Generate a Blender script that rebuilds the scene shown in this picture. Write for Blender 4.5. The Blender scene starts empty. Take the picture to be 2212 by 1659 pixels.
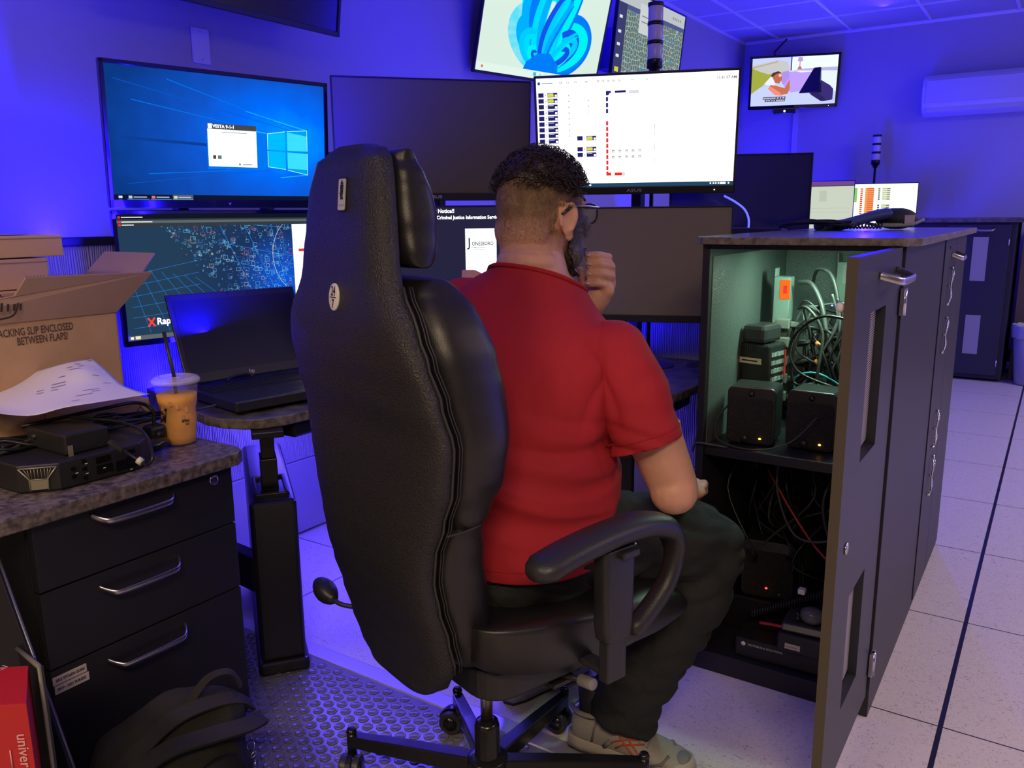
import bpy, bmesh, math, random
from math import pi, sin, cos, tan, radians as R, sqrt, atan2
from mathutils import Vector, Matrix, noise as mnoise
random.seed(7)
S = bpy.context.scene
COL = S.collection
# ---------------------------------------------------------------- camera
FPX, PITCH, ROLL, YAW, EYE = 1772.5, 0.20217, -0.01008, -0.58686, 1.213
_fw = Vector((sin(YAW)*cos(PITCH), cos(YAW)*cos(PITCH), -sin(PITCH)))
_r0 = Vector((cos(YAW), -sin(YAW), 0)); _u0 = _r0.cross(_fw)
_rt = _r0*cos(ROLL) + _u0*sin(ROLL); _up = -_r0*sin(ROLL) + _u0*cos(ROLL)
cd = bpy.data.cameras.new('camera'); cam = bpy.data.objects.new('camera', cd); COL.objects.link(cam)
cd.sensor_fit = 'HORIZONTAL'; cd.sensor_width = 36; cd.lens = FPX/2212*36; cd.clip_start = .05; cd.clip_end = 60
M = Matrix.Identity(4)
for i in range(3):
    M[i][0] = _rt[i]; M[i][1] = _up[i]; M[i][2] = -_fw[i]
M[2][3] = EYE
cam.matrix_world = M
S.camera = cam
S.view_settings.view_transform = 'Standard'; S.view_settings.look = 'None'
S.view_settings.exposure = 0.0; S.view_settings.gamma = 1; S.view_settings.use_curve_mapping = False
w = bpy.data.worlds.new('world'); S.world = w; w.use_nodes = True
w.node_tree.nodes['Background'].inputs[0].default_value = (.02, .02, .03, 1); w.node_tree.nodes['Background'].inputs[1].default_value = .3

# ---------------------------------------------------------------- lights of the room, with added blue fill
def area(name, loc, target, size, power, color, sy=None, spread=180):
    l = bpy.data.lights.new(name, 'AREA'); l.energy = power; l.color = color; l.size = size
    l.spread = R(spread)
    if sy: l.shape = 'RECTANGLE'; l.size_y = sy
    o = bpy.data.objects.new(name, l); COL.objects.link(o); o.location = loc
    d = Vector(target)-Vector(loc); o.rotation_euler = d.to_track_quat('-Z', 'X').to_euler()
    return o
BLUE = (.008, .003, 1.0); WARM = (1, .74, .47); WHITE = (1, .93, .9)
CEIL = 2.73
# warm ceiling panels behind and beside the photographer
area('ceiling_lamp_light', (.75, -1.0, CEIL-.06), (.0, -.1, 0), .5, 50, WARM, 1.1, 120)
area('ceiling_lamp_light', (-1.3, -1.4, CEIL-.06), (-1.3, -.6, 0), .5, 34, WARM, 1.1, 120)
area('ceiling_lamp_light', (2.2, 2.5, CEIL-.06), (1.9, 2.5, 0), .5, 46, (1, .78, .74), 1.1, 125)
area('ceiling_lamp_light', (2.2, 5.2, CEIL-.06), (2.0, 5.3, 0), .5, 62, (1, .82, .80), 1.1, 165)
# blue strip lights: behind the console screens, below the worktop, behind wall screens, by the far wall; two more added as floating fill
area('blue_strip_and_fill_light', (-2.36, 1.35, 1.19), (-2.6, 1.35, 2.2), 2.6, 60, BLUE, .04)
area('blue_strip_and_fill_light', (-1.6, 2.90, 1.19), (-2.1, 4.1, 2.1), 1.5, 30, BLUE, .04)
area('blue_strip_and_fill_light', (-2.28, 1.5, .73), (-2.40, 1.5, .88), 2.2, 34, BLUE, .02)
area('blue_strip_and_fill_light', (-1.4, 2.70, .72), (-1.4, 2.80, 1.2), 1.0, 14, BLUE, .02)
area('blue_strip_and_fill_light', (-2.25, 1.9, .65), (-2.30, 1.9, 0.1), 1.6, 22, (.10, .06, 1.0), .03)
area('blue_strip_and_fill_light', (-1.55, 2.72, .64), (-1.55, 2.68, 0.0), 1.4, 22, (.10, .06, 1.0), .03)
area('blue_strip_and_fill_light', (-2.50, 4.6, 2.45), (-2.2, 5.2, 2.73), 3.0, 90, BLUE, .05)
area('blue_strip_and_fill_light', (-1.65, 7.0, .76), (-1.65, 7.8, 1.7), 1.5, 90, BLUE, .05)
area('blue_strip_and_fill_light', (-1.3, 7.0, 2.50), (-1.2, 6.3, 2.73), 2.4, 60, BLUE, .05, 140)
area('blue_strip_and_fill_light', (1.2, 6.2, 2.3), (.6, 5.6, 2.73), 1.8, 24, BLUE, .05, 110)  # added fill floating out of view to turn the ceiling blue
area('blue_strip_and_fill_light', (2.4, 3.6, .9), (.2, 3.9, 0.0), 1.8, 26, (.05, .04, 1), .05)  # unseen fill added beside the aisle, tints the floor blue
area('blue_strip_and_fill_light', (-2.50, 2.0, 2.35), (-2.6, 2.0, 1.6), .9, 14, BLUE, .05)

# ---------------------------------------------------------------- materials
MATS = {}
def mat(name, col, rough=.5, metal=0, bump=None, emit=None, es=1, trans=0, alpha=1, spec=.5, coat=0, col2=None, cscale=20, cdet=4, stretch=(1, 1, 1), sss=0, cw=(.35, .65), ior=1.45):
    if name in MATS: return MATS[name]
    m = bpy.data.materials.new(name); m.use_nodes = True; nt = m.node_tree; b = nt.nodes['Principled BSDF']
    b.inputs['Base Color'].default_value = (*col, 1); b.inputs['Roughness'].default_value = rough
    b.inputs['Metallic'].default_value = metal; b.inputs['Specular IOR Level'].default_value = spec
    b.inputs['Coat Weight'].default_value = coat; b.inputs['Transmission Weight'].default_value = trans; b.inputs['IOR'].default_value = ior
    b.inputs['Alpha'].default_value = alpha
    if sss:
        b.inputs['Subsurface Weight'].default_value = sss; b.inputs['Subsurface Radius'].default_value = (.012, .005, .003)
    if emit:
        b.inputs['Emission Color'].default_value = (*emit, 1); b.inputs['Emission Strength'].default_value = es
    tc = nt.nodes.new('ShaderNodeTexCoord'); mp = nt.nodes.new('ShaderNodeMapping'); mp.inputs['Scale'].default_value = stretch
    nt.links.new(tc.outputs['Object'], mp.inputs[0])
    if col2:
        n = nt.nodes.new('ShaderNodeTexNoise'); n.inputs['Scale'].default_value = cscale; n.inputs['Detail'].default_value = cdet
        r = nt.nodes.new('ShaderNodeValToRGB'); r.color_ramp.elements[0].color = (*col, 1); r.color_ramp.elements[1].color = (*col2, 1)
        r.color_ramp.elements[0].position = cw[0]; r.color_ramp.elements[1].position = cw[1]
        nt.links.new(mp.outputs[0], n.inputs['Vector']); nt.links.new(n.outputs[0], r.inputs[0]); nt.links.new(r.outputs[0], b.inputs['Base Color'])
    if bump:
        kind, sc, st = bump[:3]
        n = nt.nodes.new({'noise': 'ShaderNodeTexNoise', 'voronoi': 'ShaderNodeTexVoronoi', 'wave': 'ShaderNodeTexWave'}[kind])
        n.inputs['Scale'].default_value = sc
        if kind == 'noise': n.inputs['Detail'].default_value = 3
        if kind == 'wave': n.inputs['Distortion'].default_value = bump[3]; n.inputs['Detail'].default_value = 2
        bp = nt.nodes.new('ShaderNodeBump'); bp.inputs['Strength'].default_value = st; bp.inputs['Distance'].default_value = .01
        nt.links.new(mp.outputs[0], n.inputs['Vector']); nt.links.new(n.outputs[0], bp.inputs['Height']); nt.links.new(bp.outputs[0], b.inputs['Normal'])
    MATS[name] = m; return m
def glow(name, col, s=1):
    if name in MATS: return MATS[name]
    m = bpy.data.materials.new(name); m.use_nodes = True; nt = m.node_tree; nt.nodes.clear()
    e = nt.nodes.new('ShaderNodeEmission'); e.inputs[0].default_value = (*col, 1); e.inputs[1].default_value = s
    o = nt.nodes.new('ShaderNodeOutputMaterial'); nt.links.new(e.outputs[0], o.inputs[0]); MATS[name] = m; return m
def sr(r, g, b):   # screen colour 0-255 to linear
    f = lambda c: (c/255/12.92) if c/255 <= .04045 else ((c/255+.055)/1.055)**2.4
    return (f(r), f(g), f(b))

# ---------------------------------------------------------------- mesh builder
class MB:
    def __init__(s): s.v = []; s.f = []; s.m = []; s.sm = []
    def add(s, vs, fs, mi=0, smooth=False, mat=None):
        o = len(s.v)
        for v in vs:
            v = Vector(v); s.v.append(mat @ v if mat else v)
        for f in fs: s.f.append([o+i for i in f]); s.m.append(mi); s.sm.append(smooth)
    def box(s, c, d, mi=0, rz=0, rot=None, mat=None):
        c = Vector(c); hx, hy, hz = d[0]/2, d[1]/2, d[2]/2
        vs = [Vector((x*hx, y*hy, z*hz)) for z in (-1, 1) for y in (-1, 1) for x in (-1, 1)]
        q = rot if rot else Matrix.Rotation(rz, 3, 'Z')
        vs = [c + q @ v for v in vs]
        s.add(vs, [(0, 2, 3, 1), (4, 5, 7, 6), (0, 1, 5, 4), (2, 6, 7, 3), (0, 4, 6, 2), (1, 3, 7, 5)], mi, False, mat)
    def bb(s, x0, x1, y0, y1, z0, z1, mi=0): s.box(((x0+x1)/2, (y0+y1)/2, (z0+z1)/2), (abs(x1-x0), abs(y1-y0), abs(z1-z0)), mi)
    def rings(s, rings, mi=0, smooth=True, caps=True, mat=None, closed=False):
        n = len(rings[0]); vs = [p for r in rings for p in r]; fs = []
        k = len(rings)
        for i in range(k if closed else k-1):
            a = i*n; b = ((i+1) % k)*n
            for j in range(n): fs.append((a+j, a+(j+1) % n, b+(j+1) % n, b+j))
        if caps and not closed: fs.append(tuple(range(n-1, -1, -1))); fs.append(tuple((k-1)*n+j for j in range(n)))
        s.add(vs, fs, mi, smooth, mat)
    def cyl(s, a, b, r, r2=None, n=16, mi=0, smooth=True):
        a, b = Vector(a), Vector(b); r2 = r if r2 is None else r2
        z = (b-a).normalized(); x = z.orthogonal().normalized(); y = z.cross(x)
        f = lambda c, q: [c + x*q*cos(2*pi*i/n) + y*q*sin(2*pi*i/n) for i in range(n)]
        s.rings([f(a, r), f(b, r2)], mi, smooth)
    def tube(s, pts, r, n=8, mi=0, closed=False, sub=0, flat=1.0):
        pts = [Vector(p) for p in pts]
        if sub: pts = smooth_path(pts, sub)
        rs = r if isinstance(r, (list, tuple)) else [r]*len(pts)
        if len(rs) != len(pts): rs = [rs[min(len(rs)-1, int(i*len(rs)/len(pts)))] for i in range(len(pts))]
        up = None; out = []
        for i, p in enumerate(pts):
            t = (pts[min(i+1, len(pts)-1)]-pts[max(i-1, 0)])
            t = t.normalized() if t.length > 1e-9 else Vector((0, 0, 1))
            if up is None: up = t.orthogonal().normalized()
            up = (up - t*up.dot(t))
            up = up.normalized() if up.length > 1e-6 else t.orthogonal().normalized()
            sd = t.cross(up)
            out.append([p + up*rs[i]*cos(2*pi*j/n) + sd*rs[i]*flat*sin(2*pi*j/n) for j in range(n)])
        s.rings(out, mi, True, True, None, closed)
    def lathe(s, prof, n=32, mi=0, c=(0, 0, 0), mat=None):
        c = Vector(c); s.rings([[c + Vector((r*cos(2*pi*i/n), r*sin(2*pi*i/n), z)) for i in range(n)] for r, z in prof], mi, True, True, mat)
    def prism(s, poly, z0, z1, mi=0, mat=None, smooth=False):
        n = len(poly); vs = [(x, y, z0) for x, y in poly] + [(x, y, z1) for x, y in poly]
        fs = [tuple(range(n-1, -1, -1)), tuple(range(n, 2*n))] + [(i, (i+1) % n, n+(i+1) % n, n+i) for i in range(n)]
        s.add(vs, fs, mi, smooth, mat)
    def ell(s, c, r, n=16, k=10, mi=0, mat=None, q=None):
        c = Vector(c); rg = []
        for i in range(1, k):
            a = pi*i/k; rg.append([c + (q or Matrix.Identity(3)) @ Vector((r[0]*sin(a)*cos(2*pi*j/n), r[1]*sin(a)*sin(2*pi*j/n), -r[2]*cos(a))) for j in range(n)])
        s.rings(rg, mi, True, True, mat)
    def quad(s, a, b, c, d, mi=0, mat=None): s.add([a, b, c, d], [(0, 1, 2, 3)], mi, False, mat)
    def poly(s, pts, mi=0, mat=None): s.add(pts, [tuple(range(len(pts)))], mi, False, mat)
    def text(s, body, size, M4, mi=0, align='LEFT', bold=0, sx=1.0):
        cu = bpy.data.curves.new('t', 'FONT'); cu.body = body; cu.size = size; cu.align_x = align; cu.align_y = 'CENTER'; cu.offset = bold; cu.resolution_u = 2
        o = bpy.data.objects.new('t', cu); COL.objects.link(o)
        dg = bpy.context.evaluated_depsgraph_get(); dg.update(); me = bpy.data.meshes.new_from_object(o.evaluated_get(dg))
        s.add([(v.co.x*sx, v.co.y, 0) for v in me.vertices], [tuple(p.vertices) for p in me.polygons], mi, False, M4)
        bpy.data.objects.remove(o); bpy.data.curves.remove(cu); bpy.data.meshes.remove(me)
    def mesh(s, name):
        me = bpy.data.meshes.new(name); me.from_pydata([tuple(v) for v in s.v], [], s.f)
        me.polygons.foreach_set('material_index', s.m); me.polygons.foreach_set('use_smooth', s.sm); me.update(); return me

def smooth_path(pts, sub=6):
    P = [pts[0]]+list(pts)+[pts[-1]]; out = []
    for i in range(1, len(P)-2):
        for k in range(sub):
            t = k/sub; a, b, c, d = P[i-1], P[i], P[i+1], P[i+2]
            out.append(.5*((2*b)+(c-a)*t+(2*a-5*b+4*c-d)*t*t+(3*b-a-3*c+d)*t**3))
    out.append(P[-2]); return out
def obj(name, mb, mats, parent=None, loc=None, rot=None, bevel=0, seg=2, fixn=True, auto=False):
    me = mb.mesh(name) if isinstance(mb, MB) else mb
    if fixn:
        bm = bmesh.new(); bm.from_mesh(me); bmesh.ops.recalc_face_normals(bm, faces=bm.faces); bm.to_mesh(me); bm.free()
    for m in (mats if isinstance(mats, (list, tuple)) else [mats]): me.materials.append(m)
    o = bpy.data.objects.new(name, me); COL.objects.link(o)
    if parent: o.parent = parent
    if loc: o.location = loc
    if rot is not None: o.rotation_euler = rot
    if bevel:
        b = o.modifiers.new('bevel', 'BEVEL'); b.width = bevel; b.segments = seg; b.limit_method = 'ANGLE'; b.angle_limit = R(40); b.harden_normals = False
    return o
def tag(o, label, cat, group=None, kind=None):
    o['label'] = label; o['category'] = cat
    if group: o['group'] = group
    if kind: o['kind'] = kind
    return o
def thing(name, label, cat, loc=(0, 0, 0), rz=0, group=None, rot=None):
    o = bpy.data.objects.new(name, None); COL.objects.link(o); o.empty_display_size = .05; o.location = loc
    o.rotation_euler = rot if rot is not None else (0, 0, rz); return tag(o, label, cat, group)
def struct(name, mb, mats, **k):
    o = obj(name, mb, mats, **k); o['kind'] = 'structure'; return o
def rrect(x0, x1, y0, y1, r, n=5):
    out = []
    for cx, cy, a0 in ((x1-r, y1-r, 0), (x0+r, y1-r, pi/2), (x0+r, y0+r, pi), (x1-r, y0+r, 1.5*pi)):
        for i in range(n+1): a = a0+pi/2*i/n; out.append((cx+r*cos(a), cy+r*sin(a)))
    return out
def at(px, py, dep):      # room point seen at a picture position, dep metres in front of the lens (used to read measurements off the photo)
    return Vector((0, 0, EYE)) + (_fw + _rt*((px-1106)/FPX) - _up*((py-829.5)/FPX))*dep
def onX(px, py, X):   # where the sight line through a picture position meets the plane x = X
    d = _fw + _rt*((px-1106)/FPX) - _up*((py-829.5)/FPX); return Vector((0, 0, EYE)) + d*(X/d.x)
def W(L, D, z):     # room coordinates from sideways / ahead distances measured at the photographer's stand
    return Vector((L*cos(YAW)+D*sin(YAW), -L*sin(YAW)+D*cos(YAW), z))
# ================================================================ setting
T = .6096
def floor_mat():
    m = bpy.data.materials.new('floor_tiles'); m.use_nodes = True; nt = m.node_tree; b = nt.nodes['Principled BSDF']; L = nt.links
    g = nt.nodes.new('ShaderNodeNewGeometry'); sx = nt.nodes.new('ShaderNodeSeparateXYZ'); L.new(g.outputs['Position'], sx.inputs[0])
    def mth(op, a, c=None, **k):
        n = nt.nodes.new('ShaderNodeMath'); n.operation = op
        for i, q in enumerate((a, c)):
            if q is None: continue
            if isinstance(q, (int, float)): n.inputs[i].default_value = q
            else: L.new(q, n.inputs[i])
        return n.outputs[0]
    def seam(ax, off, wdt):
        a = mth('SUBTRACT', ax, off); a = mth('DIVIDE', a, T); a = mth('ADD', a, 50.5); a = mth('FRACT', a); a = mth('SUBTRACT', a, .5); a = mth('ABSOLUTE', a)
        return mth('LESS_THAN', a, wdt/2/T)
    s1 = seam(sx.outputs[0], -.127, .0045); s2 = seam(sx.outputs[1], 2.0345, .0042)
    a = mth('ABSOLUTE', mth('SUBTRACT', sx.outputs[0], -.127)); s3 = mth('LESS_THAN', a, .0058)
    sm = mth('MAXIMUM', mth('MAXIMUM', s1, s2), s3)
    n1 = nt.nodes.new('ShaderNodeTexNoise'); n1.inputs['Scale'].default_value = 80; n1.inputs['Detail'].default_value = 4; n1.inputs['Distortion'].default_value = 2.5; L.new(g.outputs['Position'], n1.inputs['Vector'])
    r = nt.nodes.new('ShaderNodeValToRGB'); L.new(n1.outputs[0], r.inputs[0])
    r.color_ramp.elements[0].position = .33; r.color_ramp.elements[0].color = (.33, .30, .285, 1)
    r.color_ramp.elements[1].position = .44; r.color_ramp.elements[1].color = (.56, .515, .49, 1)
    mx = nt.nodes.new('ShaderNodeMixRGB'); mx.inputs[2].default_value = (.008, .008, .01, 1); L.new(sm, mx.inputs[0]); L.new(r.outputs[0], mx.inputs[1]); L.new(mx.outputs[0], b.inputs['Base Color'])
    b.inputs['Roughness'].default_value = .38; b.inputs['Specular IOR Level'].default_value = .4
    return m
x0, x1, y0, y1 = -2.6, 3.6, -2.4, 7.8
fb = MB(); fb.bb(x0-.1, x1+.1, y0-.1, y1+.1, -.1, 0); struct('floor', fb, floor_mat())
wallm = mat('wall_paint', (.42, .40, .42), .85, bump=('noise', 90, .12))
mb = MB(); mb.bb(x0-.1, x0, y0-.1, y1+.1, 0, CEIL); struct('wall_left', mb, wallm)
mb = MB(); mb.bb(x0, x1, y1, y1+.1, 0, CEIL); struct('wall_back', mb, wallm)
mb = MB(); mb.bb(x1, x1+.1, y0-.1, y1+.1, 0, CEIL); struct('wall_right', mb, wallm)
mb = MB(); mb.bb(x0, x1, y0-.1, y0, 0, CEIL); struct('wall_front', mb, wallm)
mb = MB(); mb.bb(x0-.1, x1+.1, y0-.1, y1+.1, CEIL, CEIL+.1); struct('ceiling', mb, mat('ceiling_board', (.45, .44, .46), .95, bump=('noise', 220, .35)))
# ceiling grid
gm = mat('grid_white', (.7, .7, .72), .45)
mb = MB(); X = -1.07-T*2
while X < x1: mb.bb(X-.012, X+.012, y0, y1, CEIL-.008, CEIL+.002); X += T
Y = 7.17-T*15
while Y < y1: mb.bb(x0, x1, Y-.012, Y+.012, CEIL-.007, CEIL+.002); Y += T
struct('trim_1', mb, gm)
mb = MB(); mb.bb(x0, x1, y1-.012, y1, CEIL-.02, CEIL); mb.bb(x0, x0+.012, y0, y1, CEIL-.02, CEIL); struct('trim_2', mb, gm)
mb = MB(); mb.bb(x0+.2, x1, y1-.012, y1, 0, .1); struct('baseboard_back', mb, mat('base_black', (.02, .02, .022), .5))
# lamps in the ceiling (the fittings the warm light comes from)
for i, (lx, ly, cc) in enumerate(((.75, -1.0, (1, .8, .6)), (-1.3, -1.4, (1, .8, .6)), (2.2, 2.5, (1, .85, .8)), (2.2, 5.2, (1, .85, .8)))):
    mb = MB(); mb.bb(lx-.3, lx+.3, ly-.6, ly+.6, CEIL-.045, CEIL-.012)
    o = obj('ceiling_lamp', mb, mat('lamp_diffuser', (.8, .8, .75), .6), bevel=.004)
    tag(o, 'flat rectangular lamp panel in the ceiling out of view, '+('right behind the photographer', 'left behind the photographer', 'over the aisle tiles', 'over the far aisle')[i], 'ceiling lamp', 'ceiling lamp panels')

# studded rubber mat with its light edge strip
mt = thing('studded_floor_mat', 'grey studded rubber floor mat with raised round studs under the office chair', 'floor mat', (-1.5, .7, 0))
ox, oy = 1.5, -.7
mb = MB(); mb.bb(-2.4, -.45, .1, 1.44, .0005, .004)
obj('mat_sheet', mb, mat('rubber', (.13, .125, .135), .27, spec=.8), mt, loc=(ox, oy, 0))
mb = MB(); P = .0345; k = 0; X = -2.3
while X < -.5:
    Y = .18+(P/2 if k % 2 else 0)
    while Y < 1.425:
        if not (X < -1.5 and Y < .72):
            rg = [[Vector((X+rr*cos(2*pi*i/14), Y+rr*sin(2*pi*i/14), z)) for i in range(14)] for rr, z in ((.0135, .004), (.0128, .0062), (.0105, .0064), (.0098, .0058))]
            mb.rings(rg, 0, True, True)
        Y += P
    X += P*.866; k += 1
sd = obj('round_studs', mb, MATS['rubber'], mt, loc=(ox, oy, 0)); sd['kind'] = 'stuff'
mb = MB(); mb.prism([(1.44, .0005), (1.50, .0005), (1.495, .003), (1.445, .0055)], -2.4, -.45, mat=Matrix(((0, 0, 1, 0), (1, 0, 0, 0), (0, 1, 0, 0), (0, 0, 0, 1))))
obj('edge_strip', mb, mat('edge_alu', (.55, .53, .55), .35, .6), mt, loc=(ox, oy, 0))

# ================================================================ partitions
fab = mat('panel_fabric', (.36, .35, .38), .95, bump=('wave', 45, .55, 6), stretch=(1, 1, .16))
fab2 = mat('panel_fabric_kick', (.30, .29, .33), .6)
blk = mat('black_powder', (.012, .012, .014), .42)
def partition(name, label, p0, p1, grp):
    p0, p1 = Vector(p0), Vector(p1); d = p1-p0; ln = d.length; rz = atan2(d.y, d.x)
    t = thing(name, label, 'partition', (*p0.xy, 0), rz, grp)
    mb = MB(); mb.bb(0, ln, -.03, .03, .30, 1.14); obj('fabric_panel', mb, fab, t)
    mb = MB(); mb.bb(0, ln, -.036, .036, .012, .296); mb.bb(.35, .353, -.0375, .0375, .13, .21); mb.bb(.365, .385, -.0375, .0375, .165, .18); obj('kick_plate', mb, fab2, t, bevel=.002)
    mb = MB(); mb.bb(-.02, ln+.02, -.038, .038, 1.14, 1.165); obj('top_rail', mb, mat('rail_dark', (.05, .05, .07), .3, .6), t, bevel=.003)
    return t
partition('acoustic_partition', 'low fabric partition with grey kick plate behind the laptop end of the workstation', (-2.40, -.2, 0), (-2.40, 2.78, 0), 'fabric partitions')
partition('acoustic_partition', 'low fabric partition crossing behind the desk beside the open equipment cabinet', (-2.36, 2.82, 0), (-.80, 2.82, 0), 'fabric partitions')

# ================================================================ sit-stand workstation
lam = mat('laminate_slate', (.045, .04, .045), .38, col2=(.15, .135, .135), cscale=22, cdet=8, bump=('noise', 60, .06), spec=.6)
edge = mat('laminate_edge', (.07, .058, .045), .55, col2=(.22, .185, .14), cscale=55, cdet=6)
ws = thing('workstation_desk', 'sit-stand workstation with dark marbled corner worktop on black lifting columns', 'desk', (-1.9, 2.1, 0))
wo = (1.9, -2.1, 0)
front = [(-2.33, 1.45), (-1.93, 1.335), (-1.86, 1.318), (-1.79, 1.318), (-1.73, 1.34), (-1.695, 1.375), (-1.675, 1.43), (-1.665, 1.52), (-1.60, 1.72), (-1.47, 1.90), (-1.28, 2.03), (-1.10, 2.09), (-.93, 2.125), (-.90, 2.16), (-.885, 2.41), (-.89, 2.78), (-2.36, 2.78)]
mb = MB(); n = len(front)
mb.prism(front, .672, .70); tp = obj('worktop', mb, [lam, edge], ws, loc=wo, bevel=.004)
for p in tp.data.polygons:
    if abs(p.normal.z) < .5: p.material_index = 1
mb = MB()
for cx, cy in ((-1.10, 2.62), (-.99, 2.70)):
    mb.lathe([(.062, .7002), (.062, .7035), (.055, .7045), (.053, .7045)], 28, 0, (cx, cy, 0))
mb2 = MB(); mb2.lathe([(.062, .7002), (.062, .7035), (.055, .7045)], 28, 0, (-1.13, 2.60, 0)); obj('cable_grommet', mb2, mat('grommet', (.03, .03, .04), .35), ws, loc=wo)
mb2 = MB(); mb2.lathe([(.062, .7002), (.062, .7035), (.055, .7045)], 28, 0, (-.99, 2.69, 0)); obj('cable_grommet', mb2, MATS['grommet'], ws, loc=wo)
# lifting columns : long foot housing + telescopic stem
def lift(x, y, rz):
    hs = MB(); hs.box((.30, 0, .265), (.60, .12, .45), rz=0); hs.box((.30, 0, .02), (.62, .135, .04))
    a = obj('column_housing', hs, mat('housing_plastic', (.012, .012, .014), .3), ws, loc=(x+wo[0], y+wo[1], 0), rot=(0, 0, rz), bevel=.012, seg=3)
    st = MB(); st.bb(.09, .17, -.022, .022, .49, .58); st.bb(.098, .162, -.018, .018, .58, .673); st.bb(.02, .30, -.04, .04, .655, .672)
    st.bb(.165, .172, -.006, .006, .49, .66)
    obj('lifting_stem', st, mat('stem_steel', (.01, .01, .012), .3, .4), a, bevel=.002)
    cl = MB()
    for sx0, sx1, sy0, sy1 in ((.05, .22, .036, .045), (.05, .22, -.045, -.036), (.05, .06, -.045, .045), (.21, .22, -.045, .045)): cl.bb(sx0, sx1, sy0, sy1, .488, .497)
    obj('stem_collar', cl, blk, a, bevel=.002)
lift(-1.645, 1.345, R(143)); lift(-1.08, 2.20, R(128))
for q in ((-2.2, -1.95, 1.62, 1.75, .60, .6715), (-1.75, -1.69, 1.47, 1.62, .625, .6715), (-1.15, -.95, 2.35, 2.47, .61, .6715)):
    ub = MB(); ub.bb(*q); obj('control_box', ub, blk, ws, loc=wo, bevel=.008)
sb = MB(); sb.bb(-2.1, -1.25, 2.38, 2.44, .30, .36); obj('cross_beam', sb, blk, ws, loc=wo, bevel=.004)
sb = MB(); sb.box((-1.86, 1.35, .28), (.30, .04, .10), rz=R(175)); obj('cross_beam', sb, blk, ws, loc=wo, bevel=.004)

# ---------------------------------------------------------------- monitors
bez = mat('bezel_black', (.014, .014, .016), .38); piano = mat('piano_black', (.01, .01, .012), .12, coat=.3)
off = mat('screen_off_haze', (.085, .072, .052), .42, spec=.7)  # haze of reflected warm light put into the blank screen's base colour
class Scr:      # a lit screen drawn as stacked flat shapes, u right, v up, 0..1 of the visible area
    def __init__(s, w, h, y): s.w, s.h, s.y, s.mb, s.mats, s.k = w, h, y, MB(), [], 0
    def mi(s, m):
        if m not in s.mats: s.mats.append(m)
        return s.mats.index(m)
    def P(s, u, v): return Vector(((u-.5)*s.w, s.y-s.k*.00001, (v-.5)*s.h))
    def rect(s, u0, v0, u1, v1, m): s.poly([(u0, v0), (u1, v0), (u1, v1), (u0, v1)], m)
    def poly(s, pts, m): s.k += 1 if s.k < 320 else 0; s.mb.poly([s.P(u, v) for u, v in pts], s.mi(m))
    def line(s, a, b, t, m):
        a, b = Vector(a), Vector(b); A = s.w/s.h; d = Vector((b.x-a.x, (b.y-a.y)/A)); d.normalize(); nx, ny = -d.y*t, d.x*t*A
        s.poly([(a.x-nx, a.y-ny), (b.x-nx, b.y-ny), (b.x+nx, b.y+ny), (a.x+nx, a.y+ny)], m)
    def text(s, u, v, size, body, m, align='LEFT', sx=1, bold=0, vert=False):
        s.k += 1; p = s.P(u, v); p.y -= .00004
        M4 = Matrix.Translation(p) @ Matrix.Rotation(pi/2, 4, 'X')
        if vert: M4 = M4 @ Matrix.Rotation(pi/2, 4, 'Z')
        s.mb.text(body, size*s.h, M4, s.mi(m), align, bold*s.h, sx)
    def disc(s, u, v, r, m, n=20): s.poly([(u+r*cos(2*pi*i/n)*s.h/s.w, v+r*sin(2*pi*i/n)) for i in range(n)], m)
def monitor(label, loc, a, tilt, w=.613, h=.36, draw=None, logo=None, bz=(.008, .008, .008, .02), name='computer_monitor', cat='monitor', grp=None, thick=.045, frame=None, offm=None, led=None):
    t = thing(name, label, cat, loc, 0, grp, rot=(-tilt, 0, a+pi/2))
    l, r, tp_, b = bz; mb = MB()
    # frame: four bars in front, bulging back
    mb.bb(-w/2, w/2, .004, .02, -h/2, h/2)
    for q in ((-w/2, -w/2+l, -h/2, h/2), (w/2-r, w/2, -h/2, h/2), (-w/2, w/2, h/2-tp_, h/2), (-w/2, w/2, -h/2, -h/2+b)): mb.bb(q[0], q[1], -.002, .006, q[2], q[3])
    obj('bezel', mb, frame or bez, t, bevel=.0018)
    mb = MB(); mb.rings([[Vector((x*w*.94, .019, z*h*.94)) for x, z in ((-.5, -.5), (.5, -.5), (.5, .5), (-.5, .5))], [Vector((x*w*.6, .019+thick, z*h*.62)) for x, z in ((-.5, -.5), (.5, -.5), (.5, .5), (-.5, .5))]], 0, False)
    obj('rear_shell', mb, mat('rear_plastic', (.02, .02, .022), .5), t, bevel=.004)
    sw, sh = w-l-r, h-tp_-b; c = Vector(((l-r)/2, 0, (b-tp_)/2))
    sc = Scr(sw, sh, .0035)
    if draw: draw(sc)
    else: sc.rect(0, 0, 1, 1, offm or off)
    o = obj('screen', sc.mb, sc.mats, t, loc=c, fixn=False)
    if logo:
        mb = MB(); M4 = Matrix.Translation((logo[3] if len(logo) > 3 else 0, -.0026, -h/2+b*.5)) @ Matrix.Rotation(pi/2, 4, 'X'); mb.text(logo[0], logo[1], M4, 0, 'CENTER', .0002, logo[2]); obj('logo', mb, mat('logo_grey', (.45, .42, .4), .4, .3), t, fixn=False)
    if led:
        mb = MB(); mb.ell((led, -.003, -h/2+b*.45), (.0018, .0018, .0018), 8, 6); obj('power_light', mb, glow('led_blue', (.5, .8, 1), 6), t)
    return t
wht = glow('scr_white', (1, 1, 1), 1.6)
def g(r, g_, b, s=1.0): return glow('scr_%d_%d_%d_%d' % (r, g_, b, int(s*10)), sr(r, g_, b), s)
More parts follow.
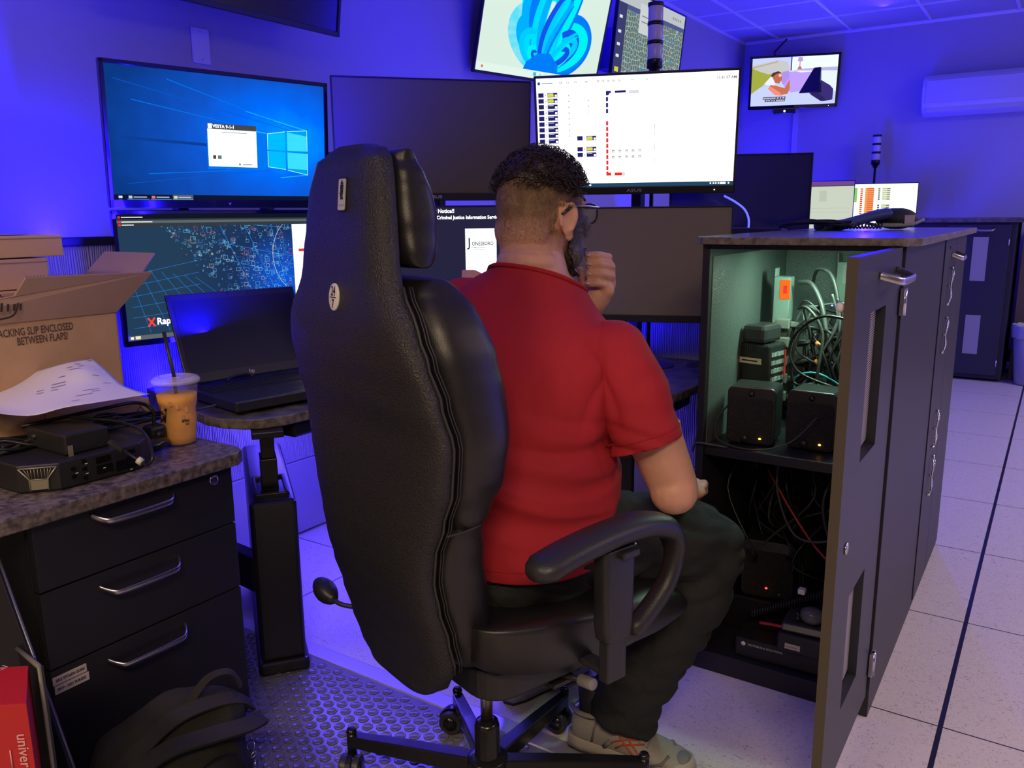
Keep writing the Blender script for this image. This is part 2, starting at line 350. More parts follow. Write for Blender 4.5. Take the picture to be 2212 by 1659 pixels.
def win10(s):
    # desktop: blue field brighter around the window emblem
    m = bpy.data.materials.new('desktop_blue'); m.use_nodes = True; nt = m.node_tree; nt.nodes.clear(); L = nt.links
    tc = nt.nodes.new('ShaderNodeTexCoord'); mp = nt.nodes.new('ShaderNodeMapping'); mp.inputs['Location'].default_value = (-.20, 0, .0); mp.inputs['Scale'].default_value = (1, 0, 1.6)
    L.new(tc.outputs['Object'], mp.inputs[0]); ln = nt.nodes.new('ShaderNodeVectorMath'); ln.operation = 'LENGTH'; L.new(mp.outputs[0], ln.inputs[0])
    nz = nt.nodes.new('ShaderNodeTexNoise'); nz.inputs['Scale'].default_value = 14; L.new(tc.outputs['Object'], nz.inputs[0])
    ma = nt.nodes.new('ShaderNodeMath'); ma.operation = 'MULTIPLY_ADD'; ma.inputs[1].default_value = .12; L.new(nz.outputs[0], ma.inputs[0]); L.new(ln.outputs['Value'], ma.inputs[2])
    r = nt.nodes.new('ShaderNodeValToRGB'); e = r.color_ramp.elements; L.new(ma.outputs[0], r.inputs[0])
    e[0].position = .05; e[0].color = (*sr(0, 150, 255), 1); e[1].position = .62; e[1].color = (*sr(9, 50, 120), 1)
    k = e.new(.22); k.color = (*sr(0, 98, 232), 1); k = e.new(.38); k.color = (*sr(14, 74, 180), 1)
    em = nt.nodes.new('ShaderNodeEmission'); L.new(r.outputs[0], em.inputs[0]); em.inputs[1].default_value = 1.25; ou = nt.nodes.new('ShaderNodeOutputMaterial'); L.new(em.outputs[0], ou.inputs[0])
    s.rect(0, 0, 1, 1, m)
    cy, br = g(0, 190, 255), g(60, 225, 255)
    b1, b2 = g(0, 120, 240), g(10, 90, 205)
    s.line((.03, .90), (.90, .57), .0012, b2); s.line((.25, .93), (.92, .575), .0016, b1); s.line((.1, .755), (.70, .575), .0016, b1)
    s.line((.05, .47), (.66, .427), .006, g(14, 62, 150)); s.line((.15, .20), (.70, .265), .0016, b1); s.line((.06, .12), (.72, .26), .001, b2)
    for a, b, t_ in (((.905, .61), (.74, .675), .0022), ((.905, .61), (.60, .735), .0012), ((.70, .563), (.56, .60), .0022), ((.70, .285), (.50, .258), .0018), ((.905, .225), (.76, .195), .0018)): s.line(a, b, t_, g(40, 175, 255, 1.1))
    s.poly([(.41, .52), (.70, .565), (.70, .27), (.41, .25)], g(0, 120, 245))
    s.poly([(.70, .563), (.79, .59), (.79, .43), (.70, .43)], cy); s.poly([(.70, .42), (.79, .415), (.79, .27), (.70, .285)], cy)
    s.poly([(.80, .592), (.905, .61), (.905, .43), (.80, .43)], br); s.poly([(.80, .415), (.905, .41), (.905, .225), (.80, .262)], br)
    s.poly([(.80, .592), (.905, .61), (.905, .56), (.80, .585)], g(0, 165, 235)); s.poly([(.80, .275), (.905, .27), (.905, .225), (.80, .262)], g(0, 165, 235))
    for a, b in (((.70, .563), (.79, .59)), ((.80, .592), (.905, .61)), ((.905, .61), (.905, .43)), ((.905, .41), (.905, .225)), ((.905, .225), (.80, .262)), ((.79, .268), (.70, .285)), ((.70, .563), (.70, .43)), ((.70, .42), (.70, .285))): s.line(a, b, .0012, g(170, 245, 255, 1.2))
    s.rect(.415, .275, .645, .62, wht); s.rect(.415, .575, .645, .62, g(70, 72, 80))
    s.rect(.418, .578, .437, .617, g(255, 250, 230, 1.3)); s.text(.44, .597, .036, 'VESTA 9-1-1', wht, bold=.001)
    s.rect(.48, .55, .60, .556, g(120, 170, 160)); s.rect(.435, .335, .45, .365, g(70, 75, 80)); s.rect(.457, .335, .475, .365, g(110, 125, 120))
    s.rect(.43, .50, .46, .503, g(190, 190, 195)); s.rect(.43, .465, .45, .468, g(200, 200, 205)); s.rect(.57, .375, .64, .378, g(180, 190, 190)); s.rect(.475, .325, .64, .327, g(170, 180, 180)); s.disc(.56, .297, .009, g(90, 110, 120)); s.rect(.575, .292, .62, .301, g(130, 140, 150))
    s.rect(0, 0, 1, .037, g(14, 22, 48)); s.rect(.02, .01, .035, .027, g(230, 230, 240))
    for i, c in enumerate(((200, 205, 215), (230, 120, 110), (235, 225, 160))):
        u = .055+.095*i
        if i == 2: s.rect(u, 0, u+.09, .037, g(90, 95, 105))
        s.rect(u+.005, .008, u+.02, .028, g(*c)); s.rect(u+.025, .014, u+.08, .022, g(190, 195, 210)); s.rect(u, 0, u+.09, .003, g(90, 170, 240))
monitor('upper left monitor with bright blue desktop picture and small white login window', (-2.123, 1.661, 1.441), -.229, -.069, .693, .393, win10, ('V', .012, 1.2), (.012, .012, .012, .024), frame=piano)
def rapid(s):
    m = bpy.data.materials.new('city_field'); m.use_nodes = True; nt = m.node_tree; nt.nodes.clear(); L = nt.links
    tc = nt.nodes.new('ShaderNodeTexCoord'); mp = nt.nodes.new('ShaderNodeMapping'); mp.inputs['Location'].default_value = (-.17, 0, .03); L.new(tc.outputs['Object'], mp.inputs[0])
    ln = nt.nodes.new('ShaderNodeVectorMath'); ln.operation = 'LENGTH'; L.new(mp.outputs[0], ln.inputs[0]); r = nt.nodes.new('ShaderNodeValToRGB'); e = r.color_ramp.elements; L.new(ln.outputs['Value'], r.inputs[0])
    e[0].position = .0; e[0].color = (*sr(10, 90, 220), 1); e[1].position = .34; e[1].color = (*sr(36, 62, 88), 1); k = e.new(.16); k.color = (*sr(28, 50, 92), 1)
    em = nt.nodes.new('ShaderNodeEmission'); L.new(r.outputs[0], em.inputs[0]); ou = nt.nodes.new('ShaderNodeOutputMaterial'); L.new(em.outputs[0], ou.inputs[0])
    s.rect(0, 0, 1, 1, m); lb, lc = g(40, 130, 225), g(110, 200, 240)
    for i in range(7): s.line((.02+.05*i, .60-.02*i), (.10+.085*i, .05), .0007, lb)
    for i in range(6): s.line((.03, .52-.085*i), (.34, .62-.10*i), .0007, lb)
    for a, b in (((.42, .94), (1, .84)), ((.45, .76), (1, .55)), ((.47, .62), (1, .33)), ((.44, .97), (.62, .22)), ((.56, .97), (.74, .22)), ((.70, .97), (.78, .30)), ((.92, .86), (.66, .22))): s.line(a, b, .0011, lb)
    rd = random.Random(3)
    for i in range(800):
        u = rd.uniform(.17, .80); v = rd.uniform(.28, .92)
        if u < .5-.5*(.95-v)*.0+.0 and v < .9-(u-.17)*1.0 and u < .4 and v < .55-(u-.2): continue
        if u < .17+(.92-v)*.45: continue
        q = rd.choice((.0022, .003, .003, .004, .006, .006, .009, .015, .02)); hh = q*rd.uniform(1.2, 2.6); c = rd.choice((lc, lc, g(170, 225, 240), g(70, 120, 190), g(60, 100, 160), g(200, 70, 80), g(220, 200, 150)) if rd.random() < .4 else (lc, g(90, 150, 200), g(60, 105, 165)))
        s.k = 60+(i % 50); s.rect(u, v, u+q, v+.002, c); s.rect(u, v+hh, u+q, v+hh+.002, c); s.rect(u, v, u+.001, v+hh, c); s.rect(u+q, v, u+q+.001, v+hh, c)
    for i in range(24): a = pi*.55+pi*.75*i/24; b = pi*.55+pi*.75*(i+1)/24; s.line((.86+.15*cos(a), .63+.34*sin(a)), (.86+.15*cos(b), .63+.34*sin(b)), .0009, g(220, 225, 200))
    s.k = 130
    s.rect(.82, .02, 1, .905, wht); s.rect(.85, .66, .895, .685, g(225, 60, 45)); s.rect(0, .905, 1, .965, g(52, 58, 66)); s.rect(0, .932, 1, .952, g(92, 104, 110)); s.rect(0, .965, 1, 1, g(18, 22, 36))
    for j, (v, n_) in enumerate(((.978, .09), (.942, .13), (.918, .05))): s.rect(.006, v-.008, .016, v+.008, g(220, 60, 60)); s.rect(.02, v-.004, .02+n_, v+.004, g(235, 238, 230))
    rx = g(240, 60, 50, 1.3)
    s.line((.09, .10), (.12, .17), .004, rx); s.line((.09, .17), (.12, .10), .004, rx); s.text(.128, .135, .075, 'RapidSOS', wht, bold=.002)
    s.rect(0, 0, 1, .035, g(96, 104, 106)); s.rect(.01, .008, .022, .027, wht); s.rect(.03, .006, .052, .031, g(240, 235, 190))
monitor('lower monitor with glowing blue city grid picture, partly behind the open laptop', (-2.176, 1.689, 1.043), -.229, .0, .693, .393, rapid, None, (.012, .012, .012, .018), frame=piano)
monitor('large blank dark monitor in upper row, between the blue and the white screens', (-1.648, 2.060, 1.442), -.735, -.076, .613, .362, None, ('ASUS', .012, 1.6, -.0), (.004, .004, .004, .024))
def radio(s):
    s.rect(0, 0, 1, 1, wht); nv, yl, rdm, gy = g(38, 34, 110), g(225, 225, 40), g(222, 44, 52), g(190, 190, 194)
    def cell(u, v, hi): 
        s.rect(u, v, u+.1, v+.042, g(215, 215, 220)); s.rect(u+.001, v+.002, u+.028, v+.04, nv); s.rect(u+.03, v+.003, u+.047, v+.039, wht); s.rect(u+.049, v+.002, u+.099, v+.04, nv)
        if hi: s.rect(u+.05, v+.006, u+.08, v+.028, yl)
        s.rect(u+.052, v+.029, u+.078, v+.035, g(225, 225, 235)); s.rect(u+.086, v+.006, u+.097, v+.024, wht); s.rect(u+.037, v+.016, u+.041, v+.026, g(80, 80, 90))
    for i in range(9): cell(.008, .83-.052*i, i < 2)
    for i in range(8):
        v = .825-.052*i; s.rect(.155, v, .205, v+.046, gy); s.rect(.1565, v+.002, .2035, v+.044, wht); s.disc(.166, v+.018, .007, g(185, 185, 190))
    for i in range(3):
        v = .775-.052*i; s.rect(.255, v, .305, v+.046, gy); s.rect(.2565, v+.002, .3035, v+.044, wht); s.disc(.266, v+.018, .007, g(185, 185, 190) if i < 2 else g(240, 240, 120))
    for i, v in enumerate((.435, .335, .283)): cell(.205, v, i < 2)
    for i in range(4): s.rect(.355, .83-.052*i, .366, .868-.052*i, nv)
    s.rect(.355, .835, .455, .87, nv); s.rect(.372, .826, .455, .85, wht); s.rect(.38, .85, .40, .868, wht); s.rect(.47, .84, .52, .868, g(225, 225, 228))
    for i in range(10): s.rect(.355, .565-.051*i, .366, .603-.051*i, rdm)
    s.rect(.355, .105, .45, .132, g(235, 50, 35)); s.rect(.38, .108, .398, .15, wht); s.rect(.372, .132, .45, .15, wht); s.rect(.436, .108, .448, .129, g(240, 225, 220))
    s.disc(.014, .955, .014, g(40, 95, 140)); s.rect(.03, .951, .085, .959, g(120, 130, 145))
    for u, c in ((.12, (90, 90, 95)), (.155, (150, 150, 155)), (.195, (160, 160, 160)), (.25, (120, 120, 125)), (.31, (225, 60, 60)), (.335, (60, 150, 90)), (.36, (110, 110, 115)), (.385, (100, 100, 105)), (.415, (130, 130, 130)), (.48, (170, 170, 170)), (.55, (120, 190, 160))): s.rect(u, .948, u+.012, .963, g(*c)); s.rect(u+.002, .951, u+.009, .959, wht)
    for j, v in enumerate((.32, .265)):
        for i in range(5): u = .385+.034*i; s.rect(u, v, u+.013, v+.022, g(150, 152, 158)); s.rect(u+.003, v+.004, u+.010, v+.013, wht)
    for v0, v1 in ((.47, .57), (.31, .41), (.22, .26)): s.line((.60, v0), (.602, v1), .0011, g(140, 140, 150))
    for i in range(14): s.rect(.75+.004*(i % 3), .13+.023*i, .765, .134+.023*i, g(225, 225, 228))
    s.text(.992, .945, .034, '11:31:57 AM', g(95, 95, 105), 'RIGHT', 1, .0008)
    s.rect(0, 0, 1, .035, g(34, 72, 104)); s.rect(.265, .01, .275, .024, wht)
    for u in (.885, .90, .912, .925, .975): s.rect(u, .01, u+.007, .025, wht)
    s.rect(.936, .008, .964, .027, wht)
monitor('bright white monitor with rows of small dark blue and red buttons, above blank one', (-1.128, 2.387, 1.452), -1.185, -.215, .613, .36, radio, ('ASUS', .013, 1.6), (.007, .007, .007, .024), led=.245)
def notice(s):
    s.rect(0, 0, 1, 1, g(38, 36, 62)); s.rect(.655, .30, .825, .80, wht)
    s.text(.60, .965, .052, 'CJIS Security Notice!!', wht, 'RIGHT', .92, .0012); s.text(.98, .905, .046, '(Criminal Justice Information Services) Information', wht, 'RIGHT', .92, .0012)
    s.text(.668, .665, .12, 'J', g(30, 40, 50), bold=.001); s.text(.690, .655, .050, 'ONESBORO', g(30, 40, 50), sx=.80, bold=.001); s.line((.685, .628), (.725, .612), .0012, g(90, 110, 110)); s.rect(.70, .612, .765, .617, g(120, 160, 140)); s.rect(.70, .600, .765, .604, g(120, 160, 140))
monitor('lower middle monitor showing a white security notice on dark, between chair headrest and the man', (-1.660, 2.072, 1.066), -.735, .0, .613, .362, notice, None, (.005, .005, .006, .022))
monitor('blank dark monitor low on the workstation, beside the equipment cabinet', (-1.135, 2.395, 1.056), -1.22, .0, .613, .362, None, None, (.004, .004, .004, .024), offm=mat('screen_off_strong_haze', (.17, .145, .10), .45, spec=.6))  # stronger warm reflection painted into this blank screen's colour
# shared mounting rail and posts
mm = mat('mount_black', (.02, .02, .024), .35, .5)
mp_ = thing('monitor_mount', 'black steel post and rail frame carrying the six workstation monitors', 'monitor mount', (-1.9, 2.2, .70))
def wl(p): return Vector(p)-Vector((-1.9, 2.2, .70))
for px_, py_ in ((-2.29, 1.60), (-2.27, 1.92), (-1.86, 2.34), (-1.22, 2.62)):
    mb = MB(); q = wl((px_, py_, .70)); mb.bb(q.x-.018, q.x+.018, q.y-.018, q.y+.018, .0, .80); mb.lathe([(.05, 0), (.05, .012), (.03, .02)], 20, 0, (q.x, q.y, 0)); obj('post', mb, mm, mp_, bevel=.003)
for zz in (1.07, 1.42):
    mb = MB(); pts = [wl((-2.29, 1.45, zz)), wl((-2.27, 1.92, zz)), wl((-1.86, 2.34, zz)), wl((-1.22, 2.62, zz)), wl((-1.05, 2.66, zz))]
    mb.tube(pts, .012, 8); obj('rail', mb, mm, mp_)
for (mx, my, a) in ((-2.15, 1.675, -.229), (-1.648, 2.06, -.735), (-1.128, 2.387, -1.185)):
    for zz in (1.42, 1.06):
        mb = MB(); n_ = Vector((cos(a), sin(a), 0)); c = wl((mx, my, zz))-n_*.075; mb.box(c, (.03, .10, .10), rz=a); mb.box(c-n_*.07, (.13, .04, .04), rz=a); obj('bracket', mb, mm, mp_, bevel=.003)

# ---------------------------------------------------------------- wall screens
monitor('large switched-off television hanging high on the left wall above the blue desktop', (-2.345, 1.915, 2.185), 0, -.15, 1.02, .60, None, None, (.012, .012, .012, .018), 'television', 'television', offm=mat('tv_off', (.012, .012, .012), .16, spec=.8))
def bloom(s):
    s.rect(0, 0, 1, 1, g(206, 226, 214, 1.15)); rd = random.Random(5)
    # soft folded ribbons fanning up from the lower middle
    def fold(c0, c1, c2, c3, wd, m):
        pts = []
        for i in range(25):
            t = i/24; x = (1-t)**3*c0[0]+3*(1-t)**2*t*c1[0]+3*(1-t)*t*t*c2[0]+t**3*c3[0]; y = (1-t)**3*c0[1]+3*(1-t)**2*t*c1[1]+3*(1-t)*t*t*c2[1]+t**3*c3[1]; pts.append(Vector((x, y)))
        L_, R_ = [], []
        for i, p in enumerate(pts):
            d = (pts[min(i+1, 24)]-pts[max(i-1, 0)]).normalized(); q = 1.5*wd*(sin(pi*min(1, (i+4)/30))**.5); L_.append((p.x-d.y*q*.56, p.y+d.x*q)); R_.append((p.x+d.y*q*.56, p.y-d.x*q))
        for i in range(24): s.mb.poly([s.P(*L_[i]), s.P(*L_[i+1]), s.P(*R_[i+1]), s.P(*R_[i])], s.mi(m))
    tones = [g(0, 205, 235, 1.2), g(0, 170, 245, 1.1), g(0, 120, 240, 1.1), g(0, 225, 225, 1.2), g(20, 80, 225, 1.1), g(0, 190, 250, 1.2)]
    base = (.52, .10)
    arr = [((.22, .30), (.22, .62), (.42, .60), .10, 0), ((.26, .75), (.36, .98), (.60, .80), .11, 3), ((.85, .20), (.90, .60), (.66, .58), .11, 2), ((.30, .50), (.30, .85), (.55, .98), .09, 1), ((.62, .50), (.70, .80), (.74, 1.02), .08, 2), ((.55, .40), (.60, .85), (.66, 1.02), .07, 5),
           ((.36, .40), (.46, .70), (.50, .95), .06, 0), ((.78, .30), (.80, .52), (.64, .44), .06, 4), ((.44, .30), (.52, .60), (.60, .80), .04, 4), ((.30, .20), (.30, .44), (.42, .42), .05, 5), ((.70, .22), (.74, .40), (.62, .34), .05, 3), ((.50, .30), (.58, .50), (.68, .78), .025, 1), ((.40, .16), (.36, .30), (.44, .28), .03, 3), ((.60, .25), (.64, .40), (.76, .50), .02, 5)]
    for i, (c1, c2, c3, wd, ti) in enumerate(arr):
        s.k = 1+i*2; fold(base, c1, c2, c3, wd, tones[ti]); s.k += 1; fold((base[0]+.01, base[1]), (c1[0]+.02, c1[1]), (c2[0]+.02, c2[1]-.02), (c3[0]+.01, c3[1]-.03), wd*.45, tones[(ti+1) % 6])
    s.k = 60; s.poly([(.34, .0), (.66, 0), (.64, .16), (.56, .26), (.46, .24), (.38, .15)], tones[2])
    s.rect(0, 0, 1, .075, g(214, 232, 222, 1.15)); s.disc(.05, .04, .014, g(230, 110, 100)); s.rect(.45, .025, .475, .06, g(60, 190, 215)); s.rect(.50, .03, .515, .055, g(200, 215, 215))
monitor('large television showing folded bright blue ribbons on pale green, tilted down on the left wall', (-2.385, 3.959, 2.184), -.204, -.254, .95, .546, bloom, None, (.010, .010, .010, .014), 'television', 'television')
def roads(s):
    m = bpy.data.materials.new('map_field'); m.use_nodes = True; nt = m.node_tree; nt.nodes.clear(); L = nt.links
    tc = nt.nodes.new('ShaderNodeTexCoord'); v = nt.nodes.new('ShaderNodeTexVoronoi'); v.feature = 'DISTANCE_TO_EDGE'; v.distance = 'EUCLIDEAN'; v.inputs['Scale'].default_value = 34; v.inputs['Randomness'].default_value = .6; L.new(tc.outputs['Object'], v.inputs[0])
    r = nt.nodes.new('ShaderNodeValToRGB'); e = r.color_ramp.elements; e[0].color = (*sr(176, 190, 186), 1); e[1].color = (*sr(98, 118, 116), 1); e[0].position = .03; e[1].position = .09; L.new(v.outputs[0], r.inputs[0])
    em = nt.nodes.new('ShaderNodeEmission'); L.new(r.outputs[0], em.inputs[0]); ou = nt.nodes.new('ShaderNodeOutputMaterial'); L.new(em.outputs[0], ou.inputs[0])
    s.rect(0, 0, 1, 1, m); rd = random.Random(2)
    for i in range(30): u, v_ = rd.uniform(.15, .9), rd.uniform(.1, .8); s.k = 2; s.rect(u, v_, u+rd.uniform(.01, .04), v_+rd.uniform(.008, .03), g(60, 150, 205) if i % 4 else g(70, 180, 110))
    s.k = 3; s.rect(0, .86, 1, 1, g(190, 196, 200)); s.rect(0, .81, 1, .86, g(80, 90, 140)); s.rect(0, .05, .12, .86, g(60, 62, 110)); s.rect(.30, .62, .62, .93, g(205, 210, 214))
    for v_ in (.30, .42, .55, .70): s.rect(.03, v_, .07, v_+.03, g(225, 228, 235))
    s.rect(.03, .15, .08, .2, g(215, 215, 50)); s.rect(.33, .80, .56, .812, g(130, 135, 140)); s.rect(.33, .74, .5, .752, g(130, 135, 140))
    for i in range(5): s.rect(.80+.03*i, .91, .81+.03*i, .94, g(90, 95, 105))
monitor('large television showing a grey street map, behind the big stack light', (-2.31, 5.10, 2.24), -.012, -.107, .98, .565, roads, None, (.010, .010, .010, .014), 'television', 'television')
def sleep(s):
    s.rect(0, 0, 1, 1, g(196, 206, 255, 1.1)); s.poly([(0, .30), (.0, .86), (.30, .95), (.42, .9), (.46, .62), (.25, .6), (.15, .42)], g(205, 205, 205)); s.poly([(0, .26), (0, .80), (.10, .72), (.20, .66), (.28, .70), (.27, .62), (.15, .45)], g(168, 176, 70))
    s.poly([(0, .82), (.30, .93), (.30, .905), (0, .795)], g(196, 168, 140)); s.rect(.46, .66, 1, 1, g(226, 244, 248, 1.2)); s.rect(.455, .70, .468, 1, g(50, 40, 110)); s.poly([(.46, .72), (1, .66), (1, .76), (.62, .75)], g(190, 186, 232)); s.poly([(.42, .72), (1, .68), (1, .25), (.5, .4)], g(222, 232, 252, 1.15))
    s.poly([(.53, .90), (.595, .90), (.585, .99), (.54, .99)], g(208, 160, 205)); s.rect(.555, .78, .565, .90, g(190, 140, 170)); s.poly([(.53, .74), (.59, .74), (.57, .80), (.55, .80)], g(235, 90, 105))
    [s.poly(q_, g(62, 48, 120)) for q_ in ([(.645, .30), (.80, .52), (.70, .66), (.665, .62)], [(.645, .30), (.72, .20), (.93, .38), (.80, .52)], [(.72, .20), (.86, .05), (.97, .08), (.97, .30), (.93, .38)])]; s.poly([(.66, .30), (.74, .34), (.90, .08), (.84, .05), (.72, .19)], g(46, 38, 98))
    s.poly([(.38, .70), (.52, .70), (.58, .67), (.70, .68), (.665, .45), (.64, .30), (.48, .26), (.40, .36), (.36, .55)], g(188, 156, 246, 1.1)); s.poly([(.36, .70), (.44, .72), (.45, .58), (.38, .42), (.35, .52)], g(180, 150, 240))
    s.poly([(.15, .46), (.22, .60), (.26, .66), (.30, .50), (.26, .40)], g(222, 226, 255, 1.2)); s.poly([(.24, .62), (.29, .70), (.35, .68), (.36, .54), (.33, .46), (.28, .48)], g(196, 110, 80)); s.poly([(.225, .62), (.25, .69), (.31, .72), (.35, .69), (.29, .665), (.245, .60)], g(86, 48, 60)); s.disc(.335, .63, .03, g(250, 190, 190, 1.2))
    s.poly([(.40, .36), (.45, .54), (.46, .36), (.44, .24), (.36, .22), (.30, .26), (.21, .36), (.225, .44), (.29, .42)], g(206, 116, 84)); s.poly([(.22, .42), (.20, .36), (.29, .22), (.38, .20), (.34, .28)], g(240, 140, 120, 1.1))
    s.k = 60; s.rect(.145, .135, .415, .185, g(10, 8, 60)); s.rect(.17, .085, .41, .13, g(10, 8, 60))
    rd = random.Random(9)
    for v, a, b in ((.16, .15, .405), (.108, .18, .40)):
        u = a
        while u < b: q = rd.uniform(.012, .03); s.rect(u, v-.011, min(u+q, b), v+.010, g(225, 225, 240)); u += q+rd.choice((.004, .004, .012))
monitor('small wall television showing a person in lilac asleep on a bed, back wall', (-2.087, 7.583, 2.324), -1.229, -.197, .74, .44, sleep, None, (.02, .02, .018, .03), 'television', 'television', frame=piano, led=.30)
mb = MB(); mb.box((-2.0, 7.70, 2.33), (.25, .16, .2)); mb.box((-2.05, 7.75, 2.33), (.35, .06, .35)); o = obj('television_bracket', mb, blk, bevel=.004); tag(o, 'black wall bracket behind the small television on the back wall', 'bracket')
mb = MB(); mb.bb(-.09, .09, -.02, .02, -.022, .022); sb_ = thing('television_camera', 'small black camera bar with green light mounted under the wall television', 'camera', (-2.13, 7.50, 2.075), R(20)); obj('body', mb, piano, sb_, bevel=.004)
mb = MB(); mb.ell((0, -.021, 0), (.008, .004, .010), 10, 6); obj('green_light', mb, glow('led_green', (.4, 1, .5), 5), sb_)
mb = MB(); mb.bb(-.09, .09, .0, .22, .02, .03); obj('mounting_arm', mb, blk, sb_)
mb = MB(); mb.bb(-2.13, -2.08, 7.775, 7.80, .0, 2.12); o = obj('cable_cover', mb, mat('trunking', (.5, .48, .52), .5), bevel=.003); tag(o, 'thin vertical cable cover strip running down the back wall below the television', 'cable cover')
mb = MB(); mb.tube([Vector(p) for p in ((-2.29, 7.785, 2.54), (-2.33, 7.785, 2.62), (-2.22, 7.785, 2.72))], .006, 6); o = obj('television_cable', mb, blk); tag(o, 'dark kinked cable on the wall between small television and ceiling', 'cable')
# leftmost screen (only its right edge shows)
def dk(s): s.rect(0, 0, 1, 1, g(8, 22, 58)); s.rect(.975, .06, .985, .09, wht); s.rect(.985, .065, .99, .085, wht)
monitor('tall television at the left picture edge, only its right edge in view', (-2.335, .62, 1.505), .26, .03, .88, .62, dk, None, (.012, .012, .012, .02), 'television', 'television', frame=piano)
mb = MB(); mb.bb(-2.60, -2.42, .35, .75, 1.35, 1.6); tag(obj('television_bracket', mb, blk, bevel=.004), 'wall bracket behind the television at the left picture edge', 'bracket')
for (bx, by, bz_) in ((-2.5, 1.9, 2.19), (-2.52, 3.98, 2.18), (-2.5, 5.1, 2.24)):
    mb = MB(); mb.bb(-2.6, -2.415 if by < 3 else -2.46, by-.2, by+.2, bz_-.12, bz_+.12); o = obj('television_bracket', mb, blk, bevel=.004); tag(o, {1.9: 'wall bracket behind the switched-off television', 3.98: 'wall bracket behind the blue ribbon television', 5.1: 'wall bracket behind the street map television'}[by], 'bracket')
# wall plate
wp = thing('wall_plate', 'blank rectangular wall plate on the left wall above the blue desktop', 'wall plate', (-2.6, 1.952, 1.808))
mb = MB(); mb.bb(0, .007, -.036, .036, -.06, .06); obj('plate', mb, mat('plate_white', (.62, .6, .64), .5), wp, bevel=.003)
for z in (-.045, .045): mb = MB(); mb.cyl((.006, 0, z), (.0085, 0, z), .003, n=10); obj('screw', mb, mat('steel', (.5, .5, .52), .3, .9), wp)
# air conditioner
ac = thing('air_conditioner', 'white wall-mounted air conditioner high on the back wall', 'air conditioner', (-.60, 7.8, 2.12))
prof = [(0, -.15), (-.10, -.155), (-.17, -.13), (-.205, -.07), (-.21, .06), (-.19, .13), (-.15, .16), (0, .165)]
mb = MB(); mb.rings([[Vector((x, y, z)) for y, z in prof] for x in (-.47, .47)], 0, False); acm = mat('ac_white', (.6, .59, .6), .4); obj('casing', mb, acm, ac, bevel=.014, seg=3)
mb = MB(); mb.bb(-.44, .44, -.2165, -.208, -.055, .115); obj('front_panel', mb, mat('ac_panel', (.5, .5, .52), .35), ac, bevel=.003)
mb = MB(); mb.box((0, -.20, -.105), (.86, .006, .05), rot=Matrix.Rotation(R(-35), 3, 'X')); obj('air_flap', mb, acm, ac, bevel=.002)
# ================================================================ tall equipment cabinet with open door
cabm = mat('cabinet_black', (.015, .015, .020), .45, bump=('noise', 400, .05))
cabin = mat('cabinet_inner', (.10, .115, .108), .34, bump=('noise', 260, .35), spec=.7)
chrome = mat('chrome', (.62, .62, .66), .22, 1)
CX0, CX1, CY0, CY1, CT = -.742, -.282, 1.975, 2.67, 1.139
cab = thing('equipment_cabinet', 'open black equipment cabinet full of cables, standing at the right end of the workstation', 'cabinet', (-.51, 2.32, 0))
co = (.51, -2.32, 0)
def cpart(name, boxes, m, bevel=.0015, parent=cab, off=co):
    mb = MB()
    for b in boxes: mb.bb(*b)
    return obj(name, mb, m, parent, loc=off, bevel=bevel)
cpart('left_side', [(CX0, CX0+.019, CY0, CY1, .0, CT)], [cabm]); cpart('left_lining', [(CX0+.0191, CX0+.021, CY0+.02, CY1-.02, .62, CT-.03)], cabin, 0)
cpart('right_side', [(CX1-.019, CX1, CY0+.004, CY1, .0, CT)], cabm)
cpart('back_panel', [(CX0+.02, CX1-.02, CY1-.02, CY1-.002, .02, CT-.02)], cabin)
cpart('top_panel', [(CX0+.02, CX1-.02, CY0, CY1-.02, CT-.011, CT)], cabm); cpart('bottom_panel', [(CX0+.02, CX1-.02, CY0, CY1-.02, .0, .055)], cabm)
cpart('shelf', [(CX0+.02, CX1-.02, CY0+.012, CY1-.02, .600, .625)], cabm)
ll = thing('cabinet_work_light', 'small greenish white lamp fixed under the top of the open cabinet', 'lamp', (-.50, 2.25, CT-.011))
mb = MB(); mb.bb(-.12, .12, -.02, .02, -.008, -.001); obj('housing', mb, mat('lamp_white', (.6, .6, .6), .4), ll, bevel=.003)
mb = MB(); mb.bb(-.11, .11, -.016, .016, -.0095, -.0082); obj('light_bar', mb, glow('cab_led', (.62, 1, .80), 14), ll)
area('cabinet_lamp_light', (-.50, 2.25, CT-.023), (-.58, 2.28, .6), .22, 4.6, (.58, 1, .74), .03)
# open door: slab hinged at the front right corner, folded out towards the camera
dy0, dy1, dx = 1.505, 1.962, -.306
dm = mat('door_laminate', (.022, .024, .034), .42, bump=('noise', 420, .05))
dd = MB(); th = .019
slots = ((1.65, 1.807, .735, 1.028), (1.65, 1.807, .20, .455))
